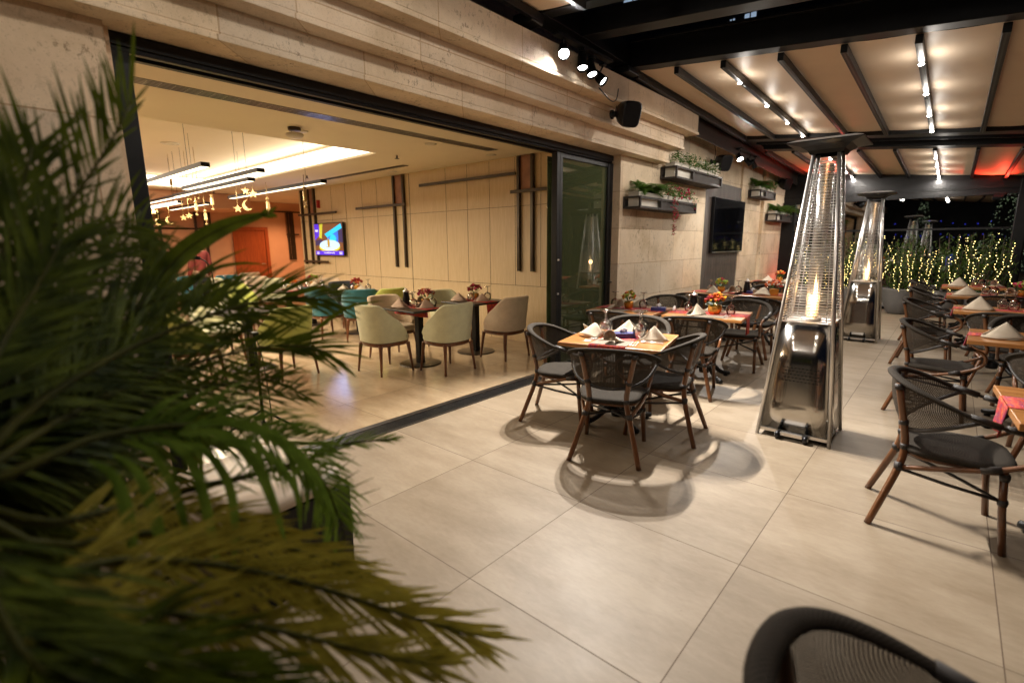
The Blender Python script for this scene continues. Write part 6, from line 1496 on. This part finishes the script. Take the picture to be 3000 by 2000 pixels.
blade([(0.537, -1.292, 1.212), (0.544, -1.266, 1.175), (0.564, -1.256, 1.103), (0.593, -1.253, 1.024), (0.628, -1.236, 0.952)], 0.026, mat="palm_mid")
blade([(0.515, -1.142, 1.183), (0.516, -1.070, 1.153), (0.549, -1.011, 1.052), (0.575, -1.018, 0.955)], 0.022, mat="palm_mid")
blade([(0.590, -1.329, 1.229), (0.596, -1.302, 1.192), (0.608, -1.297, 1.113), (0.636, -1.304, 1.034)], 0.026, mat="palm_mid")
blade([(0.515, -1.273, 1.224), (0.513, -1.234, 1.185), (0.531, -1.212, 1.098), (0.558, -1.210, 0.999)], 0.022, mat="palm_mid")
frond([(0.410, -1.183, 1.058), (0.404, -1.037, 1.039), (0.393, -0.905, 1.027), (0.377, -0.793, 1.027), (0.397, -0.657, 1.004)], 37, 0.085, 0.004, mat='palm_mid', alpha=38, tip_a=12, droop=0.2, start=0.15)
frond([(0.415, -1.023, 1.078), (0.447, -0.950, 1.020), (0.489, -0.897, 0.943), (0.528, -0.896, 0.860), (0.564, -0.922, 0.792)], 16, 0.12, 0.0036, alpha=72, tip_a=60, droop=-0.05, start=0.15, sides=(-1,), stem_r=0.003)
frond([(0.415, -1.023, 1.078), (0.447, -0.950, 1.020), (0.489, -0.897, 0.943), (0.528, -0.896, 0.860), (0.564, -0.922, 0.792)], 16, 0.12, 0.0045, alpha=55, tip_a=40, droop=0.2, start=0.2, sides=(1,), stem_r=0.003)
frond([(0.302, -1.124, 1.088), (0.281, -1.016, 1.081), (0.271, -0.915, 1.056), (0.278, -0.808, 1.015)], 32, 0.1, 0.0036, alpha=50, tip_a=20, droop=0.1, start=0.2, sides=(-1,), stem_r=0.003)
frond([(0.227, -1.137, 1.139), (0.207, -0.997, 1.156), (0.206, -0.858, 1.151), (0.214, -0.805, 1.130)], 30, 0.11, 0.004, alpha=50, tip_a=20, droop=0.0, start=0.2, stem_r=0.003)
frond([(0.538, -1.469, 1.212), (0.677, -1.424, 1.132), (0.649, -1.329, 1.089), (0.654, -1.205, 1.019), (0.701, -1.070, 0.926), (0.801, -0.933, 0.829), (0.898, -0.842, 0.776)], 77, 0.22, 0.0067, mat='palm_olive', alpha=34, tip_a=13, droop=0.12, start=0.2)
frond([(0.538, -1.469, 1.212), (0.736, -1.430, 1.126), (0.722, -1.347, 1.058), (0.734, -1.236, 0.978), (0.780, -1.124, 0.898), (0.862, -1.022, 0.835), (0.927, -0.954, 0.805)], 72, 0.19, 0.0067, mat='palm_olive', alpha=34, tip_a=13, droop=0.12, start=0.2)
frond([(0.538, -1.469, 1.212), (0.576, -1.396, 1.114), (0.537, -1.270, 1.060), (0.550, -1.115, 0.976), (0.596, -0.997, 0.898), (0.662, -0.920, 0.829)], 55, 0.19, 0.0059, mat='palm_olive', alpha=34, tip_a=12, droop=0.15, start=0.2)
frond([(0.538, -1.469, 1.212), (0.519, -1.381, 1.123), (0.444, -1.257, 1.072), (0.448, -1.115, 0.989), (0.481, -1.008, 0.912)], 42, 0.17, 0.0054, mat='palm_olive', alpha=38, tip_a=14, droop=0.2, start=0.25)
frond([(0.538, -1.469, 1.212), (0.771, -1.430, 1.104), (0.774, -1.356, 1.031), (0.802, -1.262, 0.947), (0.847, -1.177, 0.864)], 50, 0.2, 0.0081, mat='palm_green', alpha=36, tip_a=14, droop=0.2, start=0.2)
frond([(0.538, -1.469, 1.212), (0.805, -1.438, 1.106), (0.834, -1.392, 1.045), (0.866, -1.340, 0.978)], 35, 0.24, 0.009, alpha=40, droop=0.3, start=0.2)
frond([(0.538, -1.469, 1.212), (0.312, -1.352, 1.256), (0.141, -1.182, 1.303), (0.133, -1.128, 1.242)], 37, 0.26, 0.0108, alpha=50, tip_a=25, droop=0.45, start=0.15)
frond([(0.538, -1.469, 1.212), (0.344, -1.391, 1.291), (0.207, -1.301, 1.305), (0.192, -1.258, 1.249)], 37, 0.26, 0.0108, alpha=50, tip_a=25, droop=0.45, start=0.15)
frond([(0.538, -1.469, 1.212), (0.376, -1.345, 1.239), (0.276, -1.177, 1.231), (0.272, -1.126, 1.170)], 37, 0.26, 0.0108, alpha=50, tip_a=25, droop=0.45, start=0.15)
frond([(0.538, -1.469, 1.212), (0.287, -1.368, 1.138), (0.086, -1.209, 1.055), (0.089, -1.156, 0.984)], 37, 0.26, 0.0108, alpha=50, tip_a=25, droop=0.45, start=0.15)
frond([(0.538, -1.469, 1.212), (0.336, -1.416, 1.124), (0.204, -1.355, 0.949), (0.206, -1.314, 0.881)], 37, 0.26, 0.0108, alpha=50, tip_a=25, droop=0.45, start=0.15)
frond([(0.538, -1.469, 1.212), (0.369, -1.431, 1.234), (0.242, -1.388, 1.229), (0.227, -1.352, 1.173)], 37, 0.26, 0.0108, alpha=50, tip_a=25, droop=0.45, start=0.15)
frond([(0.538, -1.469, 1.212), (0.271, -1.430, 1.291), (0.049, -1.385, 1.369), (0.028, -1.345, 1.315)], 37, 0.26, 0.0108, alpha=50, tip_a=25, droop=0.45, start=0.15)
frond([(0.538, -1.469, 1.212), (0.304, -1.421, 1.151), (0.110, -1.354, 1.072), (0.105, -1.312, 1.006)], 37, 0.26, 0.0108, alpha=50, tip_a=25, droop=0.45, start=0.15)
frond([(0.538, -1.469, 1.212), (0.353, -1.385, 1.201), (0.209, -1.268, 1.195), (0.202, -1.222, 1.133)], 37, 0.26, 0.0108, alpha=50, tip_a=25, droop=0.45, start=0.15)
frond([(0.538, -1.469, 1.212), (0.339, -1.462, 1.132), (0.219, -1.469, 0.940), (0.217, -1.437, 0.876)], 37, 0.26, 0.0108, alpha=50, tip_a=25, droop=0.45, start=0.15)
frond([(0.538, -1.469, 1.212), (0.345, -1.445, 1.086), (0.239, -1.428, 0.852), (0.243, -1.393, 0.785)], 37, 0.26, 0.0108, alpha=50, tip_a=25, droop=0.45, start=0.15)
frond([(0.538, -1.469, 1.212), (0.324, -1.454, 1.236), (0.162, -1.448, 1.192), (0.147, -1.414, 1.135)], 37, 0.26, 0.0108, alpha=50, tip_a=25, droop=0.45, start=0.15)
frond([(0.538, -1.469, 1.212), (0.378, -1.445, 1.176), (0.260, -1.420, 1.109), (0.251, -1.386, 1.050)], 37, 0.26, 0.0108, alpha=50, tip_a=25, droop=0.45, start=0.15)
frond([(0.538, -1.469, 1.212), (0.276, -1.407, 1.285), (0.066, -1.332, 1.318), (0.049, -1.287, 1.261)], 37, 0.26, 0.0108, alpha=50, tip_a=25, droop=0.45, start=0.15)
frond([(0.538, -1.469, 1.212), (0.322, -1.459, 1.227), (0.138, -1.447, 1.255), (0.119, -1.413, 1.200)], 37, 0.26, 0.0108, alpha=50, tip_a=25, droop=0.45, start=0.15)
frond([(0.538, -1.469, 1.212), (0.367, -1.461, 1.144), (0.239, -1.454, 1.047), (0.231, -1.422, 0.986)], 37, 0.26, 0.0108, alpha=50, tip_a=25, droop=0.45, start=0.15)
frond([(0.538, -1.469, 1.212), (0.320, -1.378, 1.323), (0.162, -1.267, 1.394), (0.144, -1.220, 1.341)], 37, 0.26, 0.0108, alpha=50, tip_a=25, droop=0.45, start=0.15)
frond([(0.538, -1.469, 1.212), (0.366, -1.396, 1.176), (0.268, -1.315, 1.033), (0.268, -1.274, 0.968)], 37, 0.26, 0.0108, alpha=50, tip_a=25, droop=0.45, start=0.15)
frond([(0.538, -1.469, 1.212), (0.334, -1.475, 1.018), (0.194, -1.482, 0.785), (0.199, -1.449, 0.717)], 37, 0.26, 0.0108, alpha=50, tip_a=25, droop=0.45, start=0.15)
frond([(0.538, -1.469, 1.212), (0.328, -1.408, 1.223), (0.166, -1.332, 1.195), (0.156, -1.290, 1.134)], 37, 0.26, 0.0108, alpha=50, tip_a=25, droop=0.45, start=0.15)
frond([(0.538, -1.469, 1.212), (0.403, -1.445, 1.133), (0.325, -1.423, 0.999), (0.321, -1.390, 0.938)], 37, 0.26, 0.0108, alpha=50, tip_a=25, droop=0.45, start=0.15)
frond([(0.538, -1.469, 1.212), (0.281, -1.330, 1.163), (0.084, -1.101, 1.121), (0.090, -1.042, 1.049)], 37, 0.26, 0.0108, alpha=50, tip_a=25, droop=0.45, start=0.15)
